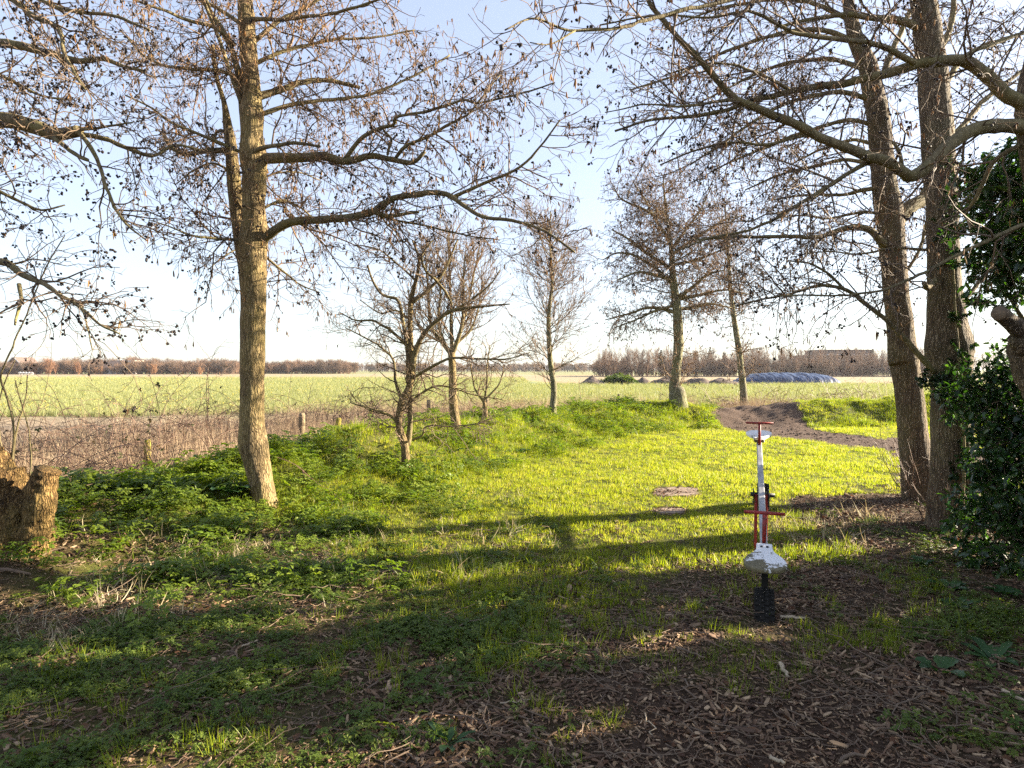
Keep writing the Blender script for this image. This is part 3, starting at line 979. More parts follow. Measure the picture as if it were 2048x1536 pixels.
# --- the big alder on the left
b1, d1 = hit(530, 1012)
T = Tree('alder_tree', b1, 'tall alder with sunlit ridged trunk rising from the leafy bank at left')
T.trunk(tpx([(535, 1040, 72), (531, 1012, 52), (525, 975, 47), (513, 922, 52), (506, 885, 58), (504, 845, 50), (504, 800, 46), (505, 700, 47), (507, 600, 49), (505, 530, 54), (506, 490, 58), (508, 440, 47), (508, 400, 44), (508, 345, 46),
              (507, 315, 54), (504, 270, 44), (503, 230, 46), (503, 180, 37), (497, 100, 34), (492, 30, 30), (490, -60, 26), (492, -200, 20), (495, -350, 10)], d1), 48, .025, .007)
T.trunk(tpx([(505, 640, 14), (494, 560, 24), (482, 480, 28), (471, 400, 27), (465, 330, 25), (461, 285, 22), (455, 250, 17), (448, 205, 11), (432, 150, 8), (425, 90, 6)], d1 + .2), 24, .04, .004, 'stem', twigs=True)
D = d1
LI = [
    ([(515, 492), (540, 468), (580, 445), (640, 440), (700, 435), (745, 420), (790, 395), (850, 385), (890, 387), (920, 405), (960, 430), (1030, 440), (1090, 462), (1150, 505)], 0, -.9, 20, 4),
    ([(745, 420), (775, 433), (805, 428), (838, 424)], -.4, -.5, 10, 6),
    ([(905, 395), (960, 370), (1040, 335), (1085, 290), (1120, 240)], -.5, -.8, 8, 3),
    ([(745, 425), (790, 440), (850, 450), (930, 470), (1000, 480)], -.4, -.2, 6, 2),
    ([(515, 318), (600, 312), (650, 307), (690, 319), (740, 309), (790, 319), (825, 325), (850, 303)], 0, -.5, 21, 7),
    ([(690, 318), (725, 275), (765, 255), (790, 250), (795, 232), (850, 222), (920, 200), (955, 203), (1040, 188), (1110, 165)], -.25, -1.0, 9, 3),
    ([(790, 318), (810, 295), (850, 278), (900, 250), (935, 230), (960, 200), (1000, 150)], -.35, -.6, 8, 3),
    ([(775, 310), (780, 280), (765, 258)], -.3, -.35, 6, 4),
    ([(505, 305), (535, 294), (600, 288), (640, 293)], -.1, -.4, 10, 5),
    ([(500, 312), (450, 290), (380, 262), (340, 245), (300, 215), (250, 190)], 0, -.6, 8, 3),
    ([(502, 285), (487, 230), (480, 180), (470, 120), (445, 60), (415, 10), (400, -70)], -.05, .1, 17, 8),
    ([(482, 205), (455, 130), (430, 60), (408, 0), (395, -80)], -.05, -.4, 9, 5),
    ([(492, 38), (560, 38), (640, 30), (720, 12), (790, -15)], 0, -.9, 9, 4),
    ([(470, 90), (430, 55), (380, 40), (340, 25), (280, 5), (230, -25)], 0, -.8, 9, 4),
    ([(508, 195), (560, 180), (600, 165), (650, 160), (720, 175)], .1, .7, 16, 7),
    ([(520, 230), (580, 210), (650, 200), (740, 185), (830, 150), (900, 110)], .05, .9, 10, 3),
    ([(505, 130), (570, 100), (650, 80), (740, 75), (830, 60)], .05, .7, 9, 3),
    ([(500, 90), (560, 40), (640, -5), (700, -60)], .05, .5, 10, 4),
    ([(495, 160), (430, 140), (360, 135), (290, 110), (240, 60)], .05, .6, 9, 3),
    ([(498, 60), (440, 20), (370, -20), (300, -60)], .05, .6, 9, 4),
    ([(495, 482), (430, 475), (385, 470), (345, 455), (300, 440)], 0, -.9, 7, 2),
    ([(470, 500), (440, 520), (415, 540)], -.2, -.4, 3, 2),
    ([(518, 330), (530, 370), (525, 410), (528, 460)], .1, .3, 7, 3),
    ([(515, 500), (560, 540), (600, 570), (640, 585)], .2, .5, 6, 2),
    ([(460, 300), (400, 305), (370, 312), (340, 293), (325, 265)], .22, .2, 13, 6),
    ([(455, 265), (435, 262), (425, 290), (428, 322)], .2, .1, 8, 4),
    ([(470, 350), (430, 330), (390, 340), (350, 370)], .25, .6, 6, 2),
    ([(520, 420), (570, 400), (620, 430), (650, 480)], .2, .9, 6, 2),
    ([(500, 380), (540, 350), (590, 345), (640, 360)], .2, 1.0, 6, 2),
]
for pts, a, b, w0, w1 in LI:
    T.pl(pts, D + a, D + b, w0, w1)
T.twigs((10.5, .3, 1.2), (12, .14, .5), (10, .05, .15), .08, -.16, .2, .22, .16, .24, csize=1.5, rmin=.0028)
TOT += T.finish(twig_rust)

# --- alder just outside the frame on the left: only its limbs reach in
T = Tree('overhanging_alder', (*P(-330, 1000, 5.6)[:2], gz(*P(-330, 1000, 5.6)[:2])), 'alder outside the left edge whose pale limbs reach into the frame')
T.trunk([(T.base[0], T.base[1], T.base[2] - .1, .2), (T.base[0] + .05, T.base[1], 1.5, .16), (T.base[0] + .15, T.base[1], 3.4, .14), (T.base[0] + .1, T.base[1] + .1, 5, .1), (T.base[0], T.base[1], 6.5, .04)], 28, .05, .006)
for pts, a, b, w0, w1 in [
    ([(-290, 330), (-120, 240), (0, 240), (60, 252), (110, 270), (140, 266), (158, 262)], 5.6, 5.3, 36, 22),
    ([(152, 262), (165, 272), (190, 310), (210, 360), (235, 420), (260, 455), (295, 482)], 5.3, 5.0, 11, 3),
    ([(150, 266), (200, 275), (260, 300), (310, 312), (350, 290), (400, 300)], 5.3, 5.5, 11, 4),
    ([(105, 275), (150, 308), (175, 320)], 5.3, 5.1, 9, 7),
    ([(150, 262), (200, 255), (265, 245)], 5.3, 5.0, 7, 3),
    ([(-300, 120), (-100, 62), (0, 80), (60, 92), (120, 112), (165, 120), (210, 118), (250, 133), (290, 142)], 5.6, 5.0, 22, 5),
    ([(-200, -120), (10, 0), (60, 40), (115, 66), (130, 110), (150, 150), (170, 178)], 5.6, 4.6, 14, 4),
    ([(-60, -60), (40, -20), (130, 20), (220, 30), (300, 60)], 5.4, 5.0, 12, 4),
    ([(-280, 560), (-60, 525), (0, 531), (25, 545), (45, 563), (80, 575), (120, 595), (165, 620), (200, 650), (240, 668)], 5.5, 4.6, 18, 3),
    ([(38, 568), (42, 600), (33, 630), (30, 650)], 4.9, 4.8, 8, 4),
    ([(165, 620), (175, 660), (185, 700)], 4.7, 4.6, 4, 2),
    ([(-250, 400), (-40, 380), (30, 400), (80, 420), (130, 410)], 5.6, 5.9, 10, 3),
    ([(-100, 150), (0, 150), (80, 190), (140, 200)], 5.6, 5.8, 9, 3)]:
    T.pl(pts, a, b, w0, w1)
T.twigs((11, .25, .95), (12, .12, .42), (11, .04, .14), .3, -.2, .2, .22, .4, .05, csize=1.35, rmin=.0024)
TOT += T.finish()

# --- the front right trunk with ivy
b2, d2 = hit(1908, 1052)
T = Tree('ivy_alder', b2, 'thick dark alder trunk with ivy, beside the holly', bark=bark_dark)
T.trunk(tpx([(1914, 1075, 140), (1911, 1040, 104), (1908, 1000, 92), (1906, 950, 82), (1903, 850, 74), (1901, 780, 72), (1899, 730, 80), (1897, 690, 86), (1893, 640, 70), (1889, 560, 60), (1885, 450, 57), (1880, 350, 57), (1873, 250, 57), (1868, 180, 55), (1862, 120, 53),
              (1855, 60, 52), (1846, 0, 46), (1838, -80, 40), (1830, -250, 26), (1826, -420, 8)], d2), 48, .025, .008)
D = d2
for pts, a, b, w0, w1 in [
    ([(1870, 745), (1820, 690), (1780, 651), (1735, 612), (1690, 580), (1640, 572), (1580, 588), (1520, 600), (1470, 612)], -.2, -.6, 12, 3),
    ([(1690, 580), (1657, 545), (1626, 528), (1580, 522)], -.4, -.5, 6, 3),
    ([(1890, 170), (1920, 125), (1960, 95), (2060, 62)], 0, .3, 13, 7),
    ([(1848, 60), (1800, 40), (1740, 34), (1690, 28), (1620, 40), (1550, 55)], 0, -.3, 18, 5),
    ([(1870, 560), (1855, 575), (1848, 566)], -.15, -.3, 12, 9),
    ([(1880, 300), (1930, 250), (1985, 190), (2060, 130)], .2, .8, 14, 7),
    ([(1845, 10), (1800, -30), (1720, -60), (1640, -70)], 0, -.5, 14, 5),
    ([(1880, 640), (1930, 600), (1960, 560), (1985, 520)], .3, .7, 11, 6),
    ([(1860, 500), (1790, 498), (1720, 508), (1640, 505), (1580, 515)], -.1, .4, 6, 2),
    ([(1858, 130), (1900, 60), (1910, -30)], .1, .4, 14, 9)]:
    T.pl(pts, D + a, D + b, w0, w1)
T.twigs((9, .35, 1.3), (10, .14, .5), (9, .04, .14), .15, -.1, .17, .17, .2, .2, rmin=.0026, csize=1.4)
TOT += T.finish()
ivy_tree = T

# --- the leaning trunk behind it
b3, d3 = hit(1842, 1002)
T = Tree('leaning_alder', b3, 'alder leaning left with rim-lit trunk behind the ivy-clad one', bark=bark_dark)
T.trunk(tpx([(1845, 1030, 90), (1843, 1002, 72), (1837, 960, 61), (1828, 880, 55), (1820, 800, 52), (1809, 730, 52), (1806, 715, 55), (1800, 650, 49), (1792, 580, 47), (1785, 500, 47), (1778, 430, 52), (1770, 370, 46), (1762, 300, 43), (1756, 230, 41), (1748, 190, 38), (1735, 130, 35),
              (1715, 85, 29), (1700, 30, 24), (1690, -60, 18), (1680, -200, 8)], d3), 44, .025, .007)
D = d3
for pts, a, b, w0, w1 in [
    ([(1768, 490), (1759, 480), (1739, 460), (1704, 454), (1665, 468), (1634, 477), (1548, 475), (1460, 474), (1390, 480)], -.1, -.6, 17, 4),
    ([(1790, 445), (1820, 412), (1845, 395), (1862, 365), (1890, 320)], .1, .6, 30, 20),
    ([(1755, 376), (1720, 380), (1687, 387), (1610, 390), (1540, 400)], -.05, .5, 10, 3),
    ([(1765, 155), (1785, 100), (1805, 60), (1820, 20)], 0, .1, 13, 9),
    ([(1752, 330), (1690, 320), (1620, 335), (1560, 350), (1490, 380)], 0, .8, 9, 3),
    ([(1750, 250), (1690, 240), (1610, 262), (1540, 290), (1470, 320), (1420, 345)], 0, .4, 10, 3),
    ([(1745, 200), (1680, 185), (1600, 200), (1520, 235), (1440, 290), (1380, 330)], 0, -.4, 11, 3),
    ([(1735, 140), (1660, 120), (1570, 130), (1480, 165), (1390, 210)], 0, .6, 11, 3),
    ([(1715, 85), (1640, 60), (1540, 70), (1440, 105), (1350, 150), (1260, 180)], 0, .2, 11, 3),
    ([(1700, 40), (1620, 5), (1530, 0), (1430, 20), (1330, 60)], 0, .5, 10, 3),
    ([(1755, 290), (1700, 280), (1640, 300), (1580, 330)], 0, 1.0, 8, 3),
    ([(1775, 430), (1720, 425), (1660, 435), (1600, 430), (1540, 440)], .1, 1.0, 7, 2),
    ([(1800, 560), (1840, 500), (1855, 440), (1860, 400)], .3, .7, 7, 5)]:
    T.pl(pts, D + a, D + b, w0, w1)
T.twigs((11, .35, 1.35), (11, .14, .5), (9, .04, .15), .08, -.12, .17, .17, .18, .26, rmin=.0028, csize=1.5)
TOT += T.finish()

# --- alder outside the right edge: big limbs sweep across
bx, by = P(2230, 1100, 5.2)[:2]
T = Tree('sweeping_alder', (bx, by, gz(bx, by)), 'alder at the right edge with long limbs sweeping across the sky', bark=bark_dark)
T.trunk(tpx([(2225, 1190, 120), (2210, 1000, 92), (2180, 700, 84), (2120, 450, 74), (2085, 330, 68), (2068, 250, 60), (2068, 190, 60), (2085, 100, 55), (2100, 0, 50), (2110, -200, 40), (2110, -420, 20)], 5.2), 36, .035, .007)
for pts, a, b, w0, w1 in [
    ([(2070, 262), (2034, 253), (1994, 252), (1957, 257), (1928, 270), (1895, 292), (1866, 321), (1840, 343), (1818, 352), (1800, 339), (1774, 321), (1738, 310), (1701, 292), (1647, 270), (1610, 252), (1574, 237), (1537, 224), (1504, 212), (1471, 199), (1446, 175), (1420, 142), (1395, 113), (1366, 84), (1336, 51), (1300, 7), (1280, -40)], 5.2, 4.4, 30, 8),
    ([(1749, 318), (1701, 343), (1647, 376), (1592, 405), (1537, 442), (1482, 462), (1420, 475), (1360, 500)], 4.9, 4.9, 10, 3),
    ([(1815, 350), (1805, 330), (1798, 300), (1785, 285)], 5.0, 4.9, 9, 5),
    ([(2070, 225), (2041, 204), (2012, 190), (1975, 153), (1942, 128), (1920, 120), (1884, 122), (1847, 126), (1811, 135), (1756, 150), (1701, 164), (1647, 168), (1592, 181), (1555, 188), (1504, 199), (1446, 219), (1373, 234), (1300, 241), (1230, 262)], 5.2, 4.9, 30, 4),
    ([(1829, 126), (1804, 113), (1774, 97), (1738, 86), (1701, 82), (1628, 75), (1592, 71), (1555, 55), (1519, 35), (1482, 27), (1428, 36), (1300, 33), (1200, 50)], 5.0, 4.6, 13, 3),
    ([(1920, 119), (1957, 98), (1994, 84), (2060, 60)], 5.1, 5.3, 9, 6),
    ([(1580, 180), (1530, 150), (1470, 130), (1400, 130), (1330, 150)], 4.9, 4.7, 7, 3),
    ([(1640, 268), (1590, 275), (1530, 290), (1460, 285), (1390, 300), (1320, 330)], 4.75, 4.9, 7, 3),
    ([(1470, 199), (1420, 205), (1360, 215), (1290, 210), (1210, 225)], 4.6, 4.4, 7, 2),
    ([(1600, -60), (1480, -10), (1350, 20), (1250, 50), (1150, 62), (1070, 35), (1010, 60)], 4.4, 3.4, 10, 3),
    ([(1150, 62), (1100, 90), (1060, 85)], 3.7, 3.5, 4, 2),
    ([(2090, 440), (2040, 452), (1990, 475), (1938, 499), (1880, 530), (1821, 561), (1767, 581), (1700, 588), (1626, 589), (1560, 592)], 5.1, 4.8, 9, 3),
    ([(2040, 290), (1990, 320), (1960, 380), (1930, 430)], 5.2, 5.6, 10, 6)]:
    T.pl(pts, a, b, w0, w1)
T.twigs((9, .3, 1.15), (10, .12, .45), (9, .04, .14), .08, -.14, .17, .18, .18, .2, rmin=.0022, csize=1.25)
TOT += T.finish()
print('segs', TOT)

# --- trees on and behind the bank
bD, dD = hit(812, 938)
T = Tree('hawthorn_tree', bD, 'small crooked bare tree with forked stem on the bank slope', bark=bark_alder, twig=twig_m)
T.trunk(tpx([(811, 950, 26), (812, 935, 20), (809, 890, 17), (798, 850, 14), (803, 805, 14), (820, 770, 15), (822, 720, 13), (820, 650, 11), (822, 600, 10), (832, 560, 8), (838, 520, 6), (825, 480, 4)], dD), 18, .03, .003, twigs=True)
for pts, a, b, w0, w1 in [
    ([(815, 892), (820, 850), (819, 800), (817, 740), (815, 690), (805, 640), (795, 600), (765, 590), (745, 560), (735, 530)], .05, .1, 12, 4),
    ([(823, 745), (832, 700), (850, 665), (880, 635), (905, 622), (935, 615), (975, 612), (1020, 608)], 0, -.4, 13, 3),
    ([(824, 605), (850, 585), (875, 562), (892, 535), (905, 505), (915, 480)], 0, .1, 9, 3),
    ([(875, 565), (895, 590), (905, 612)], 0, .1, 6, 4),
    ([(875, 562), (850, 540), (845, 510), (865, 480)], 0, -.3, 6, 3),
    ([(820, 760), (860, 735), (900, 715), (960, 715), (1010, 718), (1060, 705)], 0, -.5, 7, 2),
    ([(803, 800), (790, 760), (785, 720), (760, 690), (720, 670), (690, 655)], 0, .3, 7, 2),
    ([(797, 845), (770, 825), (730, 815), (700, 805)], 0, -.3, 6, 2),
    ([(825, 880), (845, 870), (850, 855), (880, 850), (930, 850), (970, 845)], 0, -.5, 5, 2),
    ([(822, 700), (780, 660), (745, 640), (710, 640), (680, 625)], 0, -.3, 7, 2),
    ([(815, 810), (840, 790), (870, 775), (900, 775), (950, 790), (1010, 800)], 0, .3, 6, 2),
    ([(822, 640), (790, 620), (760, 625), (720, 600)], .1, .5, 5, 2),
    ([(905, 622), (940, 600), (980, 570), (1000, 540)], -.15, -.3, 6, 2),
    ([(830, 560), (800, 530), (760, 500), (720, 490)], 0, .3, 5, 2)]:
    T.pl(pts, dD + a, dD + b, w0, w1, sides=7)
T.twigs((13, .3, .9), (11, .12, .42), (9, .05, .15), .1, -0.03, .26, .24, .03, 0, flat=1.0, rmin=.0026)
TOT += T.finish()

bE, dE = hit(914, 860)
T = Tree('pollard_tree', bE, 'small tree with bushy upright shoots behind the crooked one', bark=bark_alder, twig=twig_rust)
T.trunk(tpx([(915, 868, 26), (912, 850, 20), (906, 800, 17), (905, 740, 15), (903, 705, 15)], dE), 18, .03, .003)
for pts, a, b, w0, w1 in [
    ([(904, 710), (885, 685), (865, 660), (858, 620), (855, 560), (850, 500)], 0, .2, 11, 3), ([(904, 710), (915, 680), (925, 640), (925, 580), (930, 510)], 0, -.2, 11, 3),
    ([(904, 705), (902, 660), (900, 600), (898, 520), (895, 470)], 0, 0, 9, 3), ([(910, 690), (940, 660), (955, 620), (965, 560)], .1, .4, 7, 2),
    ([(890, 690), (875, 640), (880, 580), (875, 520)], 0, -.3, 7, 2), ([(885, 685), (850, 665), (830, 630), (815, 580)], 0, .3, 6, 2), ([(915, 680), (935, 610), (950, 540), (960, 490)], 0, .3, 6, 2)]:
    T.pl(pts, dE + a, dE + b, w0, w1, sides=7)
T.twigs((17, .4, 1.3), (10, .15, .5), None, .05, .35, .12, .1, .05, .02, flat=1.0, ang=(.6, .6, .6), up=.3, rmin=.0032)
TOT += T.finish(twig_rust)

bE2 = P(972, 848, dE + 1.6)
bE2 = V3([bE2[0] * .99, bE2[1], gz(bE2[0], bE2[1])])
T = Tree('thin_sapling', bE2, 'thin multi-stemmed sapling just behind the bank crest', bark=bark_alder, twig=twig_rust)
T.trunk(tpx([(972, 850, 11), (970, 815, 9), (966, 795, 7)], dE + 1.6), 12, .03, .002)
for pts in ([(968, 805), (952, 780), (944, 750), (938, 715)], [(968, 805), (974, 770), (974, 735), (980, 690)], [(967, 800), (985, 785), (1000, 765), (1008, 735)]):
    T.pl(pts, dE + 1.6, dE + 1.6, 5, 2, sides=6)
T.twigs((10, .3, .8), (8, .1, .35), None, .1, .2, .12, .1, .03, 0, flat=1.0, ang=(.7, .7, .6), up=.2, rmin=.003)
TOT += T.finish(twig_rust)

bF, dF = hit(1106, 828)
T = Tree('young_birch', bF, 'young slender tree with feathery upswept twigs on the bank crest', bark=bark_pale, twig=twig_rust)
T.trunk(tpx([(1106, 835, 18), (1106, 815, 14), (1108, 775, 12), (1103, 740, 11), (1099, 700, 10), (1097, 650, 9), (1099, 610, 8), (1104, 570, 6), (1102, 520, 5), (1100, 470, 3), (1101, 425, 2)], dF), 14, .04, .003, twigs=True)
zb = bF[2]
T.rlimbs(46, zb + .8, zb + 4.2, .9, 1.75, .25, .75, .012, wander=.08, trop=.35)
T.twigs((11, .3, 1.0), (10, .12, .45), None, .1, .3, .1, .1, .06, .06, flat=1.0, ang=(.6, .6, .6), up=.15, csize=1.5, rmin=.0036, r1=.009, r2=.006)
TOT += T.finish(twig_rust)

bC, dC = hit(1357, 812)
T = Tree('bushy_alder', bC, 'alder with pale straight trunk and dense rusty crown on the bank end', bark=bark_pale, twig=twig_rust)
T.trunk(tpx([(1358, 822, 44), (1357, 808, 36), (1354, 785, 33), (1350, 772, 25), (1352, 745, 19), (1357, 685, 20), (1354, 620, 18), (1350, 590, 17), (1345, 545, 13), (1343, 500, 10), (1336, 450, 7), (1330, 400, 5), (1326, 350, 2)], dC), 24, .04, .008, twigs=True)
for pts, a, b, w0, w1 in [
    ([(1352, 600), (1385, 575), (1415, 550), (1450, 540)], 0, -.5, 9, 3), ([(1352, 618), (1390, 615), (1420, 608), (1460, 615)], 0, .6, 9, 3), ([(1348, 560), (1310, 550), (1275, 545), (1235, 560)], 0, -.4, 9, 3),
    ([(1346, 540), (1300, 510), (1260, 480), (1225, 460)], 0, .3, 8, 3), ([(1342, 500), (1370, 460), (1400, 420), (1420, 380)], 0, .3, 7, 2), ([(1350, 610), (1310, 622), (1270, 640), (1230, 655)], 0, -.3, 7, 2),
    ([(1340, 480), (1310, 440), (1290, 400), (1270, 370)], 0, -.4, 7, 2), ([(1352, 625), (1300, 615), (1250, 630), (1210, 640)], 0, .4, 8, 2), ([(1348, 570), (1290, 520), (1240, 505), (1205, 520)], 0, .2, 8, 2), ([(1342, 510), (1400, 470), (1450, 440), (1490, 430)], 0, .4, 8, 2), ([(1352, 600), (1400, 590), (1450, 580), (1500, 590)], 0, .3, 8, 2), ([(1345, 450), (1290, 420), (1245, 400), (1225, 370)], 0, .2, 7, 2), ([(1345, 530), (1390, 520), (1430, 505), (1470, 490)], 0, -.3, 7, 2)]:
    T.pl(pts, dC + a, dC + b, w0, w1, sides=7)
T.rlimbs(26, bC[2] + 2.9, bC[2] + 6.9, 1.3, 2.4, -.1, .7, .02, wander=.12, trop=.1)
T.twigs((8.5, .4, 1.4), (9, .18, .6), (8, .06, .2), .08, -.1, .17, .16, .35, .35, csize=1.8, rmin=.004, r1=.012, r2=.007)
TOT += T.finish(twig_rust)

bG = P(1488, 800, 24.0); bG[2] = gz(bG[0], bG[1])
T = Tree('slim_alder', bG, 'slimmer pale leaning alder beyond the dirt gap', bark=bark_pale, twig=twig_rust)
T.trunk(tpx([(1489, 812, 18), (1488, 795, 15), (1483, 745, 13), (1476, 690, 12), (1467, 630, 10), (1462, 590, 9), (1457, 520, 7), (1453, 460, 4), (1450, 410, 2)], 24.0), 18, .06, .006, twigs=True)
T.rlimbs(22, bG[2] + 3.3, bG[2] + 7.3, 1.0, 1.9, .0, .8, .02, wander=.12, trop=.15)
T.twigs((7, .4, 1.2), (8, .25, .6), (5, .1, .25), .1, -.05, .16, .13, .5, .4, csize=2.2, rmin=.005, r1=.014, r2=.009)
TOT += T.finish(twig_rust)
print('segs', TOT)

# thin shoots round the feet of the two right-hand trunks
for root_, b_, r_, n_ in ((ivy_tree.root, b2, .3, 34), (bpy.data.objects['leaning_alder'], b3, .24, 26)):
    a = rng.uniform(0, 6.283, n_)
    st = b_ + np.stack([np.cos(a) * r_, np.sin(a) * r_, rng.uniform(0, .25, n_)], -1)
    dd_ = np.stack([np.cos(a) * .5, np.sin(a) * .5, np.full(n_, 1.0)], -1)
    p_, q_ = grow(st, dd_, rng.uniform(.25, 1.0, n_), 7, .14, .1, np.full(n_, .0045), np.full(n_, .0014), .08)
    a2_, d2_, t_, rr_, _ = spawn(p_, q_, 6, .2, .8, .3, 1.0)
    p2_, q2_ = grow(a2_, d2_, rng.uniform(.08, .3, len(a2_)), 3, .18, 0, np.full(len(a2_), .002), np.full(len(a2_), .001), .1)
    S_ = [np.concatenate([x_[:, :-1].reshape(-1, 3) for x_ in (p_, p2_)]), np.concatenate([x_[:, 1:].reshape(-1, 3) for x_ in (p_, p2_)]), np.concatenate([x_[:, :-1].ravel() for x_ in (q_, q2_)]), np.concatenate([x_[:, 1:].ravel() for x_ in (q_, q2_)])]
    segs_mesh('basal_shoots', *S_, bramble_m, root_, b_)

# ------------------------------------------------------------------ pollard stumps
m, n, l, bs = newmat('cut_wood')
t_ = noise(n, l, 30, 5, .7); r_ = ramp(n, [(.3, (.07, .045, .025)), (.6, (.16, .11, .06)), (.8, (.26, .18, .11))]); l.new(t_.outputs[0], r_.inputs[0]); l.new(r_.outputs[0], bs.inputs['Base Color']); bs.inputs['Roughness'].default_value = .85
cutm = m


def lumpy(amp, seed):
    def fn(p, r, th):
        q = p.reshape(-1, 3)
        a = vn3(q[:, 0] * 7, q[:, 1] * 7, q[:, 2] * 7, seed) - .5
        b = np.abs(vn3(q[:, 0] * 22, q[:, 1] * 22, q[:, 2] * 16, seed + 5) - .5)
        c = np.abs(vn3(q[:, 0] * 50, q[:, 1] * 50, q[:, 2] * 14, seed + 9) - .5)
        return (a * 2.2 * amp + (b - .2) * amp * 1.6 + (c - .25) * amp * .7).reshape(r.shape)
    return fn


def stump_part(root, base, pts, name, mat, amp=.02, sides=44, step=.015, seed=1):
    pts = np.asarray(pts, float); L = np.linalg.norm(np.diff(pts[:, :3], axis=0), axis=1).sum()
    q = catmull(pts, int(L / step) + 4)
    v, f = tube(q[:, :3] - base, q[:, 3], sides, True, lumpy(amp, seed))
    return link(name, mesh(name, v, f, True), mat, root)


bS, dS = hit(45, 1075)
root = tag(empty('pollard_stump', bS), 'gnarled sunlit pollard stump with a sawn-off side stub at the left edge', 'tree stump')
stump_part(root, bS, tpx([(25, 1120, 190), (22, 1085, 160), (18, 1040, 140), (8, 1000, 120), (-12, 965, 102), (-45, 930, 90), (-95, 880, 80), (-150, 830, 70), (-200, 790, 60)], dS), 'trunk', bark_stump, .06, 80, .01)
stump_part(root, bS, tpx([(62, 1110, 84), (72, 1060, 62), (80, 1010, 54), (86, 975, 54), (93, 950, 52), (97, 938, 48)], dS - .12), 'side_stub', bark_stump, .022, 48, .01, 4)
T = Tree('stump_shoots', P(20, 930, dS + .1), 'thin upright shoots sprouting behind the gnarled stump', bark=bark_alder)
T.pl([(22, 935), (28, 860), (12, 790), (0, 750), (30, 690), (60, 620), (90, 540), (130, 470)], dS + .1, dS - .3, 5, 2, name='shoot')
T.pl([(25, 930), (36, 860), (50, 800), (55, 750)], dS + .1, dS + .2, 4, 2, name='shoot')
T.pl([(60, 955), (62, 880), (40, 800), (30, 760)], dS + .1, dS, 3, 2, name='shoot')
T.pl([(10, 930), (-5, 860), (0, 790), (30, 720)], dS + .1, dS + .2, 4, 2, name='shoot')
T.twigs((6, .15, .5), (6, .08, .2), None, .15, .1, .12, .1, .05, 0, up=.3, rmin=.0013, r1=.003, r2=.002)
T.finish()
T.root['category'] = 'shoots'

bR = V3([*P(2310, 1200, 4.35)[:2], 0]); bR[2] = gz(bR[0], bR[1])
root = tag(empty('pollard_willow', bR), 'pollarded trunk with a sawn limb stub poking in at the right edge', 'tree stump')
stump_part(root, bR, tpx([(2330, 1300, 200), (2310, 1200, 175), (2260, 1000, 155), (2170, 850, 138), (2110, 760, 118), (2082, 705, 108), (2076, 660, 80)], 4.35), 'trunk', bark_dark, .016, 44, .02, 7)
stump_part(root, bR, tpx([(2075, 690, 50), (2050, 668, 38), (2022, 645, 32), (2003, 630, 31)], 4.3, -.15), 'sawn_limb', bark_dark, .004, 24, .012, 11)
p0, p1 = P(2004, 631, 4.15), P(1997, 625, 4.13)
mb = MB(); mb.tube([p0 - bR, p1 - bR], [.047, .046], 20); mb.build('sawn_face', cutm, root, True)
stump_part(root, bR, tpx([(2060, 700, 40), (2040, 690, 34), (2030, 675, 30)], 4.3, -.05), 'knuckle', bark_dark, .006, 24, .012, 13)

# ------------------------------------------------------------------ holly, ivy
def holly_leaf_mesh(L=.062, W=.03):
    v = [(0, 0, 0)]; f = []
    side = []
    for k, (t, w) in enumerate([(.15, .55), (.28, 1.0), (.4, .75), (.53, 1.05), (.65, .7), (.78, .8), (.88, .35)]):
        side.append((t * L, w * W / 2, .1 * W * (1 if k % 2 else -.4) - .2 * L * t * t))
    v += side; v += [(L, 0, -.2 * L)]; v += [(x, -y, z) for x, y, z in side]
    v += [(x, 0, z - W * .12) for x, y, z in side]
    n_ = len(side); tip = n_ + 1; R0 = n_ + 2; M0 = R0 + n_
    f += [(0, M0, 1), (0, R0, M0)]
    for k in range(n_ - 1):
        f += [(1 + k, M0 + k, M0 + k + 1, 2 + k), (M0 + k, R0 + k, R0 + k + 1, M0 + k + 1)]
    f += [(n_, M0 + n_ - 1, tip), (M0 + n_ - 1, R0 + n_ - 1, tip)]
    return mesh('leaf', v, f, True)


HL = [holly_leaf_mesh(random.uniform(.05, .075), random.uniform(.026, .036)) for _ in range(4)]
for h_ in HL:
    h_.materials.append(holly_m)
templates('holly', HL)


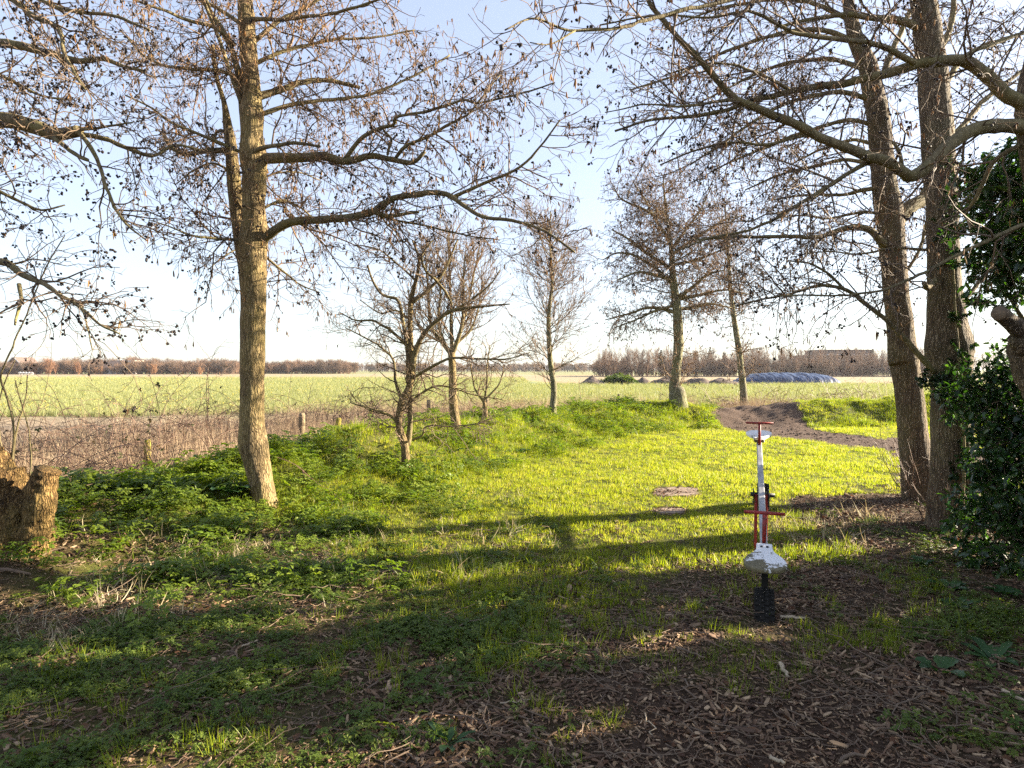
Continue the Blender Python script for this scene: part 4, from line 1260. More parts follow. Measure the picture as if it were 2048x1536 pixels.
def shrub(name, base, label, clumps, nleaf, stems, cat='shrub', tmpl='holly', group=None, nparts=0, scl=(.75, 1.25), bark=twig_m):
    """clumps: centres and radii of leafy masses; leaves sit on twigs inside them, thinning inward"""
    base = np.asarray(base, float)
    root = tag(empty(name, base), label, cat, group)
    Tn = Tree.__new__(Tree); Tn.base, Tn.root, Tn.S, Tn.P, Tn.R, Tn.cone, Tn.catk, Tn.limbm, Tn.twig = base, root, [], [], [], [], [], limb_m, bark
    for st in stems:
        Tn.limb(st, sides=8, name='stem', twig=False)
    cl = np.asarray(clumps, float)
    wgt = cl[:, 3] ** 2; wgt /= wgt.sum()
    ns = max(12, nleaf // 22)
    ci = rng.choice(len(cl), ns, p=wgt)
    u = unit(rng.normal(size=(ns, 3))); rr = cl[ci, 3] * rng.random(ns) ** .45
    tip = cl[ci, :3] + u * rr[:, None] * V3([1, 1, 1.0])
    start = cl[ci, :3] + u * (rr * .35)[:, None] + rng.normal(0, .05, (ns, 3))
    L = np.linalg.norm(tip - start, axis=1) + .12
    p, q = grow(start, tip - start + V3([0, 0, .02]), L, 6, .16, -.1, np.full(ns, .005), np.full(ns, .0015))
    Tn.addsegs(p, q)
    S = [np.concatenate([a[i] for a in Tn.S]) for i in range(4)]
    segs_mesh('twigs', *S, bark, root, base)
    k = rng.integers(0, ns, nleaf); t = .15 + .85 * rng.random(nleaf); x = t * 6; i = np.minimum(x.astype(int), 5); w = (x - i)[:, None]
    pos_ = p[k, i] * (1 - w) + p[k, i + 1] * w
    tan = unit(p[k, i + 1] - p[k, i])
    d = unit(tan * .5 + unit(rng.normal(size=(nleaf, 3))) + V3([0, 0, -.25]))
    az = np.arctan2(d[:, 1], d[:, 0]); el = np.arcsin(np.clip(d[:, 2], -1, 1))
    rot = np.stack([rng.normal(0, .5, nleaf), -el, az], -1)
    s_ = rng.uniform(*scl, nleaf)
    gzl = ground(pos_[:, 0], pos_[:, 1])
    ok = pos_[:, 2] > gzl + .03
    pos_, rot, s_ = pos_[ok], rot[ok], s_[ok]
    if nparts:
        px, py, dd = proj(pos_)
        vis = (px > 0) & (px < 2048) & (py > 0) & (py < 1536)
        order = np.argsort(np.where(vis, dd / s_, 1e9))[:nparts]
        for j in order:
            o = bpy.data.objects.new('leaf', HL[int(j) % len(HL)] if tmpl == 'holly' else IV[int(j) % len(IV)])
            C.objects.link(o); o.parent = root; o.location = pos_[j] - base; o.rotation_euler = rot[j]; o.scale = (s_[j],) * 3
        keep = np.ones(len(pos_), bool); keep[order] = False
        pos_, rot, s_ = pos_[keep], rot[keep], s_[keep]
    scatter('foliage', tmpl, pos_, rot, s_, root, base)
    return root


def cpx(px, py, d, rpx):
    return (*P(px, py, d), rpx / F_PX * d)


hb = V3([4.9, 5.9, 0]); hb[2] = gz(4.9, 5.9)
clump = [cpx(x, y, d, r) for x, y, d, r in [
    (2010, 360, 6.0, 85), (2060, 430, 5.8, 110), (1985, 440, 6.2, 70), (2040, 530, 5.9, 90), (1965, 520, 6.2, 55), (2090, 340, 6.2, 100), (2010, 590, 6.0, 40), (1960, 360, 6.2, 40),
    (2020, 800, 5.9, 80), (1975, 780, 6.1, 60), (2050, 720, 6.0, 50), (2010, 900, 5.8, 90), (1990, 990, 5.8, 85), (2050, 1000, 5.5, 110), (1965, 1050, 5.9, 70), (2020, 1090, 5.4, 90), (1940, 800, 6.2, 45), (2080, 870, 5.7, 100), (1985, 870, 6.0, 50)]]
stems = [[(*hb + V3([0, 0, -.05]), .045), (*P(2050, 900, 6), .04), (*P(2055, 650, 6), .032), (*P(2050, 450, 6), .024), (*P(2040, 330, 6), .01)],
         [(*P(2050, 900, 6), .025), (*P(2000, 800, 6), .018), (*P(1950, 790, 6.1), .008)], [(*P(2053, 650, 6), .02), (*P(2000, 560, 6), .014), (*P(1960, 500, 6.1), .006)],
         [(*P(2052, 820, 6), .02), (*P(2000, 950, 5.8), .014), (*P(1960, 1040, 5.8), .006)]]
shrub('holly_bush', hb, 'dark glossy holly bush at the right edge beside the ivy-clad trunk', clump, 19000, stems, nparts=300, scl=(.55, 1.5))

IV = []
for _ in range(3):
    L = random.uniform(.045, .06); v = [(0, 0, 0), (L * .15, L * .42, .004), (L * .45, L * .3, 0), (L, 0, -.01), (L * .45, -L * .3, 0), (L * .15, -L * .42, .004), (L * .4, 0, -.006)]
    me = mesh('leaf', v, [(0, 6, 1), (1, 6, 2), (2, 6, 3), (3, 6, 4), (4, 6, 5), (5, 6, 0)]); me.materials.append(ivy_m); IV.append(me)
templates('ivy', IV)
iv = []
for x, y, r in [(1915, 780, 45), (1900, 760, 40), (1925, 830, 30), (1880, 770, 30), (1925, 900, 26), (1930, 960, 22), (1928, 1010, 30), (1915, 450, 30), (1905, 390, 26), (1912, 520, 22), (1900, 330, 24), (1850, 760, 20), (1935, 720, 30), (1920, 640, 16)]:
    iv.append(cpx(x, y, d2 - .22, r))
shrub('ivy_vine', b2 + V3([.15, -.2, 0]), 'ivy climbing the thick dark trunk at right', iv, 2600, [[(*P(1925, 1040, d2 - .3), .015), (*P(1928, 900, d2 - .26), .013), (*P(1922, 780, d2 - .25), .012), (*P(1910, 600, d2 - .22), .01), (*P(1905, 400, d2 - .2), .006)]], 'ivy', 'ivy', None, 120, (.7, 1.2))

# unseen holly added outside the right edge, sized to shade the foreground
for i, (x, y, h, lab) in enumerate([(6.3, 4.2, 3.0, 'unseen holly added for shade just outside the right edge'), (5.6, 2.4, 3.0, 'unseen holly added for shade nearer the camera outside the right edge'), (6.0, .5, 3.2, 'unseen holly added for shade beside the camera on the right'), (6.4, -1.4, 3.3, 'unseen holly added for shade behind the camera on the right'), (7.9, 5.5, 3.5, 'tall unseen holly added for shade deep outside the right edge'), (7.8, 3.2, 3.6, 'tall unseen holly added for shade behind the nearer one outside the right edge'), (7.8, 1.3, 3.6, 'second row of unseen holly added for shade level with the camera')]):
    b_ = V3([x, y, gz(x, y)])
    cl = [(x + rng.uniform(-.8, .8), y + rng.uniform(-1.0, 1.0), rng.uniform(.35, h), rng.uniform(.35, .62)) for _ in range(26)]
    shrub('holly_thicket', b_, lab, cl, 5200, [[(x, y, b_[2], .05), (x + .1, y, 1.2, .04), (x, y + .1, h * .9, .01)]], group='unseen holly added for shade along the right edge', scl=(1.5, 2.2))

# ------------------------------------------------------------------ seesaw
red_m, n, l, bs = newmat('red_paint')
t_ = noise(n, l, 40, 6, .7); r_ = ramp(n, [(.35, (.05, .012, .008)), (.5, (.3, .02, .014)), (.75, (.38, .03, .02))]); l.new(t_.outputs[0], r_.inputs[0]); l.new(r_.outputs[0], bs.inputs['Base Color']); bs.inputs['Roughness'].default_value = .5
galv_m, n, l, bs = newmat('galvanised_steel')
t_ = noise(n, l, 18, 5, .7, mscale=(1, .25, 1)); r_ = ramp(n, [(.3, (.15, .15, .155)), (.5, (.3, .3, .3)), (.75, (.5, .5, .49))]); l.new(t_.outputs[0], r_.inputs[0]); l.new(r_.outputs[0], bs.inputs['Base Color'])
bs.inputs['Metallic'].default_value = .5; bs.inputs['Roughness'].default_value = .5
seat_m, n, l, bs = newmat('peeling_white_paint')
t_ = noise(n, l, 7, 8, .72); r_ = ramp(n, [(.0, (0, 0, 0)), (.415, (0, 0, 0)), (.43, (1, 1, 1))]); 
tc = n.new('ShaderNodeTexCoord'); sx2 = n.new('ShaderNodeSeparateXYZ'); l.new(tc.outputs['Object'], sx2.inputs[0])
ma = n.new('ShaderNodeMath'); ma.operation = 'MULTIPLY_ADD'; l.new(sx2.outputs[1], ma.inputs[0]); ma.inputs[1].default_value = .75; l.new(t_.outputs[0], ma.inputs[2])
l.new(ma.outputs[0], r_.inputs[0])
wood = noise(n, l, 25, 5, .7); wr = ramp(n, [(.3, (.075, .065, .03)), (.7, (.2, .165, .085))]); l.new(wood.outputs[0], wr.inputs[0])
l.new(mixc(n, l, r_.outputs[0], wr.outputs[0], (.78, .77, .74)), bs.inputs['Base Color']); bs.inputs['Roughness'].default_value = .7
bump(n, l, r_.outputs[0], .5, .002, bs)
rub_m = m_plain('black_rubber', (.022, .02, .017), .92, var=.4, scale=25, bstr=.3, spec=.12)
blk_m = m_plain('black_steel', (.03, .03, .03), .5, .3, .4, 30, .2)

pn, pf = P(1531, 1150, 4.42), P(1517.5, 866, 7.75)       # seat ends near and far
ax = V3(pf - pn); LEN = float(np.linalg.norm(ax)); ax = ax / LEN
mid_ = (pn + pf) / 2
yaw = math.atan2(-ax[0], ax[1]); tilt = math.asin(ax[2])
g0 = gz(mid_[0], mid_[1])
root = tag(empty('seesaw', (mid_[0], mid_[1], g0), (0, 0, yaw)), 'metal seesaw with red handles and white peeling seats on the lawn', 'seesaw')
H = mid_[2] - g0                    # beam height at the pivot
Rt = Euler((tilt, 0, 0)).to_matrix()


def loc(x, y, z):
    """point in beam coordinates (y along the beam) -> seesaw coordinates"""
    p = Rt @ Vector((x, y, z)); return Vector((p.x, p.y, p.z + H))


def beamify(mb):
    mb.v = [tuple(loc(*p)) for p in mb.v]; return mb


hl = LEN / 2
mb = MB().box((0, 0, -.035), (.054, LEN - .32, .07)); beamify(mb).build('beam', galv_m, root, bevel=.008)
for sgn in (-1, 1):
    # seat: narrow neck at the handle, wide rounded end
    ol = []
    prof = [(.43, .055), (.34, .058), (.28, .075), (.21, .118), (.13, .142), (.06, .13), (.015, .085), (0, .03)]
    if sgn < 0:
        pr = prof
    else:
        pr = prof
    tt = np.linspace(0, 1, 26); pr = catmull(V3([(a_, b_, 0) for a_, b_ in pr]), 26)[:, :2].tolist(); pr[-1] = [0, .012]
    pts_ = [(w, sgn * (hl - t), .006) for t, w in pr] + [(-w, sgn * (hl - t), .006) for t, w in pr[::-1]]
    if sgn > 0:
        pts_ = pts_[::-1]
    mb = MB(); mb.prism(pts_, None, (0, 0, .032))
    so = bpy.data.objects.new('seat', mesh('seat', [(v[0], v[1] - sgn * (hl - .25), v[2]) for v in mb.v], mb.f)); C.objects.link(so); so.data.materials.append(seat_m)
    c_ = loc(0, sgn * (hl - .25), 0); so.location = c_; so.rotation_euler = (tilt, 0, math.pi if sgn > 0 else 0)
    if sgn > 0:
        so.data.transform(__import__('mathutils').Matrix.Rotation(math.pi, 4, 'Z')); so.rotation_euler = (tilt, 0, 0)
        so.data.transform(__import__('mathutils').Matrix.Rotation(math.pi, 4, 'Z'))
    so.parent = root
    bv = so.modifiers.new('bevel', 'BEVEL'); bv.width = .009; bv.segments = 2; bv.limit_method = 'ANGLE'
    mb = MB()
    for bx_ in (-.02, .02):
        mb.tube([(bx_, sgn * (hl - .36) - sgn * 0, .036), (bx_, sgn * (hl - .36), .046)], [.01, .009], 8)
    b_ = beamify(mb).build('bolt', blk_m, root)
    # handle
    yh = sgn * (hl - .49)
    mb = MB(); mb.tube([(0, yh, -.01), (0, yh, .245)], [.0145, .0145], 12); beamify(mb).build('handle_post', red_m, root, True)
    mb = MB(); mb.tube([(-.143, yh, .25), (0, yh, .25), (.143, yh, .25)], [.0125] * 3, 12); beamify(mb).build('handle_bar', red_m, root, True)
    mb = MB(); mb.box((0, sgn * (hl - .17), -.085), (.045, .045, .18)); beamify(mb).build('bumper', rub_m, root, bevel=.006)
mb = MB(); mb.tube([(-.095, 0, -.075 + H - .02), (.12, 0, H - .095)], [.02, .02], 12); mb.build('axle', blk_m, root, True)
for s_ in (-1, 1):
    mb = MB(); mb.box((s_ * .046, 0, (H - .06) / 2 - .1), (.028, .05, H + .08)); mb.build('post', red_m, root, bevel=.005)
    mb = MB(); mb.box((s_ * .066, -.002, H - .11), (.01, .09, .13)); mb.build('bracket', blk_m, root, bevel=.003)


def tyre(px, py, d, label, R=.29, W=.13, sink=.145):
    c = P(px, py, d); g = gz(c[0], c[1])
    root = tag(empty('tyre', (c[0], c[1], g + R - (R + sink)), (0, 0, yaw)), label, 'tyre', 'half-buried bumper tyres')
    n_ = 64
    prof = [(-.35, .62), (-.5, .72), (-.52, .86), (-.46, .96), (-.25, 1.0), (0, 1.005), (.25, 1.0), (.46, .96), (.52, .86), (.5, .72), (.35, .62)]
    v, f = [], []
    for k in range(n_):
        a = 2 * math.pi * k / n_
        v += [(w * W, R * r * math.cos(a), R * r * math.sin(a)) for w, r in prof]
    q = len(prof)
    for k in range(n_):
        for i in range(q - 1):
            f.append((k * q + i, k * q + i + 1, ((k + 1) % n_) * q + i + 1, ((k + 1) % n_) * q + i))
    link('sidewalls', mesh('sidewalls', v, f, True), rub_m, root)
    mb = MB()
    for k in range(44):
        a = 2 * math.pi * k / 44
        for j, (x0, w) in enumerate([(-.39, .19), (-.13, .2), (.13, .2), (.39, .19)]):
            aa = a + (.07 if j % 2 else 0); off = .06 if j in (1, 2) else 0
            rr = R * (1.012 if j in (1, 2) else .985)
            mb.box((x0 * W, rr * math.cos(aa), rr * math.sin(aa)), (w * W, .027, .016), (aa - math.pi / 2 + 0, 0, (.35 if j < 2 else -.35)))
    mb.build('tread', rub_m, root)
    return root


tyre(1528, 1220, 4.62, 'half-buried black tyre under the near seesaw seat')
tyre(1526, 1005, 7.75, 'half-buried black tyre under the far raised seesaw seat', sink=.0)

# ------------------------------------------------------------------ two worn slabs in the lawn
sand_m = m_plain('bare_sand', (.24, .175, .13), .95, var=.3, scale=30, bstr=.6, bdist=.01)
for cx, cy, wpx, hpx, lab in [(1352, 985, 96, 20, 'larger pale bare slab sunk in the sunlit lawn'), (1340, 1023, 64, 15, 'smaller pale bare slab nearer the seesaw')]:
    ol = []
    for k in range(22):
        a = 2 * math.pi * k / 22
        r_ = (abs(math.cos(a)) ** 3 + abs(math.sin(a)) ** 3) ** (-1 / 3) * random.uniform(.88, 1.08)
        q_, _ = hit(cx + wpx / 2 * math.cos(a) * r_ * .92, cy + hpx / 2 * math.sin(a) * r_ * .92); ol.append(q_)
    c0 = np.mean(ol, 0); top = c0[2] + .012
    mb = MB(); mb.prism([(p[0] - c0[0], p[1] - c0[1], -.1) for p in ol[::-1]], None, (0, 0, .1 + top - c0[2]))
    tag(mb.build('ground_slab', sand_m, None, loc=tuple(c0)), lab, 'slab')

# ------------------------------------------------------------------ fence posts
post_m = m_bark('weathered_post', (.08, .06, .04), (.25, .195, .125), (.4, .32, .21), (.28, .23, .05), .5, 30, .004, .4)
moss_m = m_bark('mossy_post', (.1, .08, .02), (.28, .23, .05), (.4, .34, .09), (.32, .27, .04), .9, 30, .004, .3)
for px, pt, d, w, lean, mt, lab in [
    (295, 879, 8.9, 13, 0, moss_m, 'mossy rounded fence post among brambles at left'), (604, 826, 13.0, 13, .03, post_m, 'grey square fence post just right of the alder trunk'),
    (678, 836, 12.4, 11, .16, moss_m, 'short mossy fence post leaning right at the bank crest'), (741, 818, 14.0, 9, 0, moss_m, 'mossy fence post left of the crooked tree'),
    (857, 800, 17.0, 8, 0, post_m, 'upright fence post between the two bank trees'), (868, 815, 16.6, 6, .2, post_m, 'leaning prop post beside an upright fence post'),
    (974, 797, 17.5, 10, .3, post_m, 'dark fence post leaning right near the sapling'), (1237, 788, 23.0, 4, 0, post_m, 'thin fence post top showing over the grassy crest'), (1492, 786, 25.5, 4, 0, post_m, 'thin fence post beside the slim pale alder')]:
    p = P(px, pt, d); g = gz(p[0], p[1]); r = w / 2 / F_PX * d
    h = p[2] - g
    r0 = empty('fence_post', (p[0] - lean * h, p[1], g)); tag(r0, lab, 'fence post', 'fence posts along the field edge')
    q = catmull(V3([(0, 0, -.2, r * 1.03), (lean * h * .3, 0, h * .3, r), (lean * h * .7, 0, h * .7, r * .99), (lean * h * .97, 0, h * .97, r * .97), (lean * h, 0, h, r * .8)]), 20)
    v, f = tube(q[:, :3], q[:, 3], 14, True, bark_disp(.004, 40, int(px)))
    link('shaft', mesh('shaft', v, f, True), mt, r0)

# ------------------------------------------------------------------ brambles
def bramble(base, label, canes, spread, height, nleaf=40, seedlen=(1.0, 2.2), rad=.004, az=None):
    base = V3([base[0], base[1], gz(base[0], base[1])])
    root = tag(empty('bramble', base), label, 'bramble', 'brambles along the field fence')
    N = canes
    a = rng.uniform(*(az or (0, 6.283)), N)
    st = base + np.stack([rng.normal(0, spread, N), rng.normal(0, spread * .5, N), np.full(N, -.02)], -1)
    st[:, 2] = ground(st[:, 0], st[:, 1])
    el = rng.uniform(.5, 1.35, N)
    d = np.stack([np.cos(a) * np.cos(el), np.sin(a) * np.cos(el) * .6, np.sin(el)], -1)
    L = rng.uniform(*seedlen, N) * height
    p, q = grow(st, d, L, 10, .1, -1.9, np.full(N, rad), np.full(N, rad * .35))
    segs = [(p, q)]
    a2, d2_, t, rr, _ = spawn(p, q, 4, .25, .8, .3, 1.0)
    p2, q2 = grow(a2, d2_, rng.uniform(.12, .5, len(a2)), 5, .16, -.3, np.minimum(rr, rad * .6), np.full(len(a2), rad * .25), .12)
    segs.append((p2, q2))
    S = [np.concatenate([x[:, :-1].reshape(-1, 3) for x, _ in segs]), np.concatenate([x[:, 1:].reshape(-1, 3) for x, _ in segs]), np.concatenate([y[:, :-1].ravel() for _, y in segs]), np.concatenate([y[:, 1:].ravel() for _, y in segs])]
    segs_mesh('canes', *S, bramble_m, root, base)
    k = rng.integers(0, len(p2), nleaf)
    scatter('leaves', 'bleaf', p2[k, -1], zrot(nleaf, .8), rng.uniform(.6, 1.3, nleaf), root, base)


v, f = [], []
for az_ in (0, 1.3, -1.3):
    leaflet(v, f, V3([0, 0, 0]), V3([math.cos(az_), math.sin(az_), .1]), V3([0, 0, 1.0]), .05, .035)
templates('bleaf', [tm((v, f), bramble_leaf)])
for px, py, d, lab, n_, h_ in [(60, 960, 8.2, 'bramble canes arching behind the gnarled stump', 34, 1.0), (190, 960, 8.6, 'tangle of bramble canes left of the mossy post', 42, 1.05), (240, 900, 11.0, 'bramble canes arching over the mossy post', 40, 1.1), (370, 900, 11.5, 'bramble tangle between the mossy post and the alder', 46, .9),
                              (440, 870, 15.5, 'reddish bramble scrub left of the alder trunk', 46, .85), (570, 858, 16.5, 'reddish bramble scrub right of the alder trunk', 44, .85), (690, 845, 17.5, 'bramble scrub behind the leaning mossy post', 46, .85), (780, 832, 18.5, 'bramble scrub behind the crooked tree', 46, .85),
                              (1000, 812, 19, 'bramble scrub behind the sapling', 50, .8), (1430, 800, 23, 'bramble scrub between the two pale alders', 40, .9), (1660, 795, 24, 'brown bramble scrub behind the right bank', 60, .9), (1760, 790, 24, 'brown bramble scrub behind the leaning alder', 60, .9), (1560, 795, 25, 'sparse bramble scrub behind the dirt gap', 50, .8)]:
    c = P(px, py, d)
    bramble(c, lab, int(n_ * 1.5), .6 + d * .025, h_, 34, rad=.0042 + d * .0003)

# ------------------------------------------------------------------ broad-leaved plants, sticks
def broad(px, py, label, nl, L, W, seed):
    random.seed(seed)
    c, _ = hit(px, py)
    root = tag(empty('leafy_plant', c), label, 'plant', 'broad-leaved plants on the ground')
    for k in range(nl):
        a = 2.4 * k + random.uniform(-.4, .4); e = random.uniform(.25, .9); LL = L * random.uniform(.6, 1.1); WW = W * random.uniform(.7, 1.1)
        v, f = [], []; K = 7
        for j in range(K + 1):
            t = j / K; r = LL * (.25 + .75 * t); ang = e - 1.1 * t * t
            x = LL * .2 + LL * .85 * t * math.cos(ang * .8); z = LL * .75 * math.sin(e) * t * (1.25 - .75 * t) + .01
            w = WW * (math.sin(math.pi * min(1, t * .93 + .06)) ** .8) / 2 * (1 + .12 * (-1) ** j)
            v += [(x, -w, z + w * .35 + random.uniform(-.004, .004)), (x, 0, z), (x, w, z + w * .35 + random.uniform(-.004, .004))]
        for j in range(K):
            for i in (0, 1):
                f.append((j * 3 + i, j * 3 + i + 1, j * 3 + i + 4, j * 3 + i + 3))
        n0 = len(v); v += [(0, -.003, 0), (0, .003, 0), (LL * .22, .003, .012), (LL * .22, -.003, .012)]; f.append((n0, n0 + 1, n0 + 2, n0 + 3))
        o = link('leaf', mesh('leaf', v, f, True), dock_m, root); o.rotation_euler = (0, 0, a)


for i, (px, py, lab, nl, L, W) in enumerate([
    (462, 985, 'large dark-leaved plant against the alder trunk', 15, .26, .16), (430, 945, 'broad-leaved plant on the bank left of the alder', 10, .22, .14), (490, 1040, 'lower leafy plant at the alder foot', 8, .2, .13),
    (1990, 1325, 'leafy rosette near the right edge of the mulch', 10, .2, .06), (1880, 1345, 'plant with rounded grey-green leaves on the mulch', 5, .15, .09), (1900, 1180, 'leafy weed under the holly', 11, .16, .07), (1960, 1130, 'leafy weed in the shade at the holly foot', 11, .16, .07),
    (1840, 1130, 'small leafy weed left of the holly foot', 9, .12, .06), (1915, 1215, 'leafy weed on the dark litter below the holly', 10, .14, .06), (2010, 1190, 'leafy weed at the far right of the litter', 10, .15, .06), (895, 1490, 'small rosette at the bottom of the lawn side', 8, .14, .035), (1040, 905, 'pale leafy weed on the bank foot', 9, .2, .1), (905, 905, 'broad weed on the bank behind the crooked tree', 9, .2, .1)]):
    broad(px, py, lab, nl, L, W, 100 + i)
random.seed(11)
pale_m = m_plain('pale_wood', (.42, .33, .22), .8, var=.3, scale=20, bstr=.4)
for i, (a, b, w, mt, lab) in enumerate([
    ((1560, 1240), (1610, 1243), 7, pale_m, 'pale curved piece of wood beside the near tyre'), ((1560, 1335), (1576, 1362), 9, pale_m, 'short pale chunk of wood on the mulch'), ((1600, 1235), (1636, 1250), 3, stick_m, 'thin stick right of the pale wood piece'),
    ((480, 1302), (515, 1288), 5, pale_m, 'short pale stick on the leafy carpet'), ((555, 1365), (600, 1328), 4, stick_m, 'dark twig slanting on the leafy carpet'), ((735, 1385), (780, 1355), 5, stick_m, 'branching twig between carpet and mulch'), ((0, 1148), (62, 1156), 8, stick_m, 'thick stick lying at the left edge below the stump'),
    ((140, 1325), (190, 1312), 7, stick_m, 'stick in the dry grass at left'), ((1370, 1365), (1385, 1435), 4, stick_m, 'thin stick pointing down the mulch'), ((1380, 1435), (1475, 1470), 3, stick_m, 'long thin stick across the middle mulch'), ((1680, 1535), (1740, 1508), 8, stick_m, 'thick stick at the bottom edge of the mulch'),
    ((1850, 1395), (1740, 1480), 4, stick_m, 'long thin twig on the right mulch'), ((2005, 1390), (2048, 1412), 9, pale_m, 'pale stick at the right edge of the mulch'), ((1540, 1525), (1570, 1536), 8, pale_m, 'pale wood piece at the bottom edge'), ((1290, 1435), (1305, 1478), 3, pale_m, 'straw-coloured stalk standing out on the mulch'),
    ((1355, 1305), (1410, 1322), 5, stick_m, 'dark stick below the near tyre'), ((1000, 1412), (1060, 1408), 3, pale_m, 'pale straw lying on the grass patches'), ((1880, 1110), (1960, 1085), 4, stick_m, 'bent twig at the foot of the holly'), ((1700, 1090), (1730, 1065), 4, pale_m, 'pale twig on the litter right of the seesaw')]):
    p, d = hit(*a); q, _ = hit(*b)
    c = (p + q) / 2
    k = 7
    pts = V3([p + (q - p) * t + V3([random.gauss(0, .06), random.gauss(0, .06), 0]) * np.linalg.norm(q - p) * math.sin(math.pi * t) for t in np.linspace(0, 1, k)])
    r = w / 2 / F_PX * d
    pts[:, 2] = ground(pts[:, 0], pts[:, 1]) + r * .8 + .012
    mb = MB(); mb.tube(pts - c, r * np.linspace(1, .6, k) * V3([random.uniform(.85, 1.15) for _ in range(k)]), 8)
    tag(mb.build('fallen_stick', mt, None, True, loc=tuple(c)), lab, 'stick', 'fallen sticks on the ground')

# ------------------------------------------------------------------ far things
def far_tree(h, w, n1, n2, r, up, trunk_h=.25, stems=1, droop=0.0):
    """bare tree or thicket of unit kind, thick twigs for its distance"""
    st = np.zeros((stems, 3)); st[:, :2] = rng.normal(0, w * .22, (stems, 2)) * (stems > 1)
    d = np.zeros((stems, 3)); d[:, 2] = 1; d[:, :2] = rng.normal(0, .12, (stems, 2))
    p, q = grow(st, d, np.full(stems, h * .92) * rng.uniform(.75, 1.05, stems), 8, .06, .1, np.full(stems, r * 3.2), np.full(stems, r * .7))
    tr = (p.copy(), q.copy())
    a, dd, t, rr, L = spawn(p, q, n1 / h, trunk_h, .75, .25, .6, up)
    ln = w * .5 * rng.uniform(.6, 1.25, len(a)) * (1.25 - .75 * t)
    p1, q1 = grow(a, dd, ln, 5, .13, up + .25, np.minimum(rr * .7, r * 1.4), np.full(len(a), r * .6))
    a, dd, t, rr, L = spawn(p1, q1, n2, .15, .7, .25, .8, up)
    p2, q2 = grow(a, dd, rng.uniform(.3, .9, len(a)) * w * .22, 3, .16, up - droop, np.full(len(a), r * .6), np.full(len(a), r * .35))
    sg = [(p1, q1), (p2, q2)]
    return tr, sg


def seg_arrays(sg):
    return [np.concatenate([x[:, :-1].reshape(-1, 3) for x, _ in sg]), np.concatenate([x[:, 1:].reshape(-1, 3) for x, _ in sg]), np.concatenate([y[:, :-1].ravel() for _, y in sg]), np.concatenate([y[:, 1:].ravel() for _, y in sg])]


def seg_me(S, mat):
    o = segs_mesh('tmp', *S, mat, None, V3([0, 0, 0])); me = o.data; bpy.data.objects.remove(o); return me


wood_m = m_leaf('far_wood_twigs', [(.15, .1, .07), (.2, .13, .09), (.13, .1, .08), (.24, .15, .1)], 0, .9, .05)
red_shrub_m = m_leaf('far_shrub_twigs', [(.3, .16, .09), (.34, .2, .11), (.26, .14, .085)], 0, .9, .05)
conifer_m = m_leaf('far_conifer', [(.085, .09, .05), (.1, .1, .06)], .15, .8, .1)
hedge = []
for k in range(6):
    tr, sg = far_tree(5.2, 5.0, 46, 5.0, .03, .55, .06, 5)
    hedge.append(seg_me(seg_arrays([tr] + sg), wood_m))
templates('hedge', hedge)
bare = []
for k in range(6):
    tr, sg = far_tree(7.0, 3.6, 40, 3.4, .022, .5, .22, 1)
    bare.append((seg_me(seg_arrays([tr]), wood_m), seg_me(seg_arrays(sg), wood_m), seg_me(seg_arrays([tr] + sg), wood_m)))
templates('wood', [b[2] for b in bare])


def fx(px, d):
    return (px - 1024) / F_PX * d


def far_pts(px0, px1, d0, d1, n_):
    d = rng.uniform(d0, d1, n_); px = rng.uniform(px0, px1, n_)
    x = (px - 1024) / F_PX * d
    return np.stack([x, d, ground(x, d)], -1)


q = np.concatenate([far_pts(-500, 470, 226, 262, 330), far_pts(440, 700, 250, 290, 110)])
hh = (.5 + .6 * vn(q[:, 0] * .05, q[:, 1] * .02, 91)) * rng.uniform(.72, 1.2, len(q))
hh = hh * np.where(q[:, 0] * F_PX / q[:, 1] + 1024 < 260, .82, 1.0)
o = scatter('far_hedge', 'hedge', q, zrot(len(q), .05), np.stack([hh * 1.5, hh * 1.3, hh], -1)); tag(o, 'brown bare hedge and copse beyond the crop field at left', 'hedge')
q = far_pts(640, 1260, 420, 470, 190)
o = scatter('distant_trees', 'hedge', q, zrot(len(q), .05), rng.uniform(.7, 1.15, len(q))); tag(o, 'low hazy line of distant trees on the horizon', 'trees')
q = np.concatenate([far_pts(1190, 1900, 152, 178, 430), far_pts(1900, 2700, 150, 185, 150)])
o = scatter('far_wood', 'wood', q, zrot(len(q), .06), rng.uniform(.8, 1.22, len(q))); tag(o, 'dense bare wood behind the earth heaps', 'wood')
q = np.concatenate([far_pts(1195, 1900, 150, 172, 120)])
o = scatter('far_undergrowth', 'hedge', q, zrot(len(q), .05), rng.uniform(.5, .8, len(q))); tag(o, 'brown undergrowth filling the foot of the far wood', 'undergrowth')
for k in range(30):
    px = 1200 + k * 19.5 + random.uniform(-6, 6); d = random.uniform(147, 152); x = fx(px, d)
    r0 = tag(empty('bare_tree', (x, d, gz(x, d)), (0, 0, random.uniform(0, 6.28))), 'slender bare tree in the front row of the far wood', 'tree', 'front row of the far wood')
    s_ = random.uniform(.7, 1.05); r0.scale = (s_ * .9, s_ * .9, s_)
    a_ = bare[k % 6]
    link('trunk', a_[0], None, r0); link('crown', a_[1], None, r0)
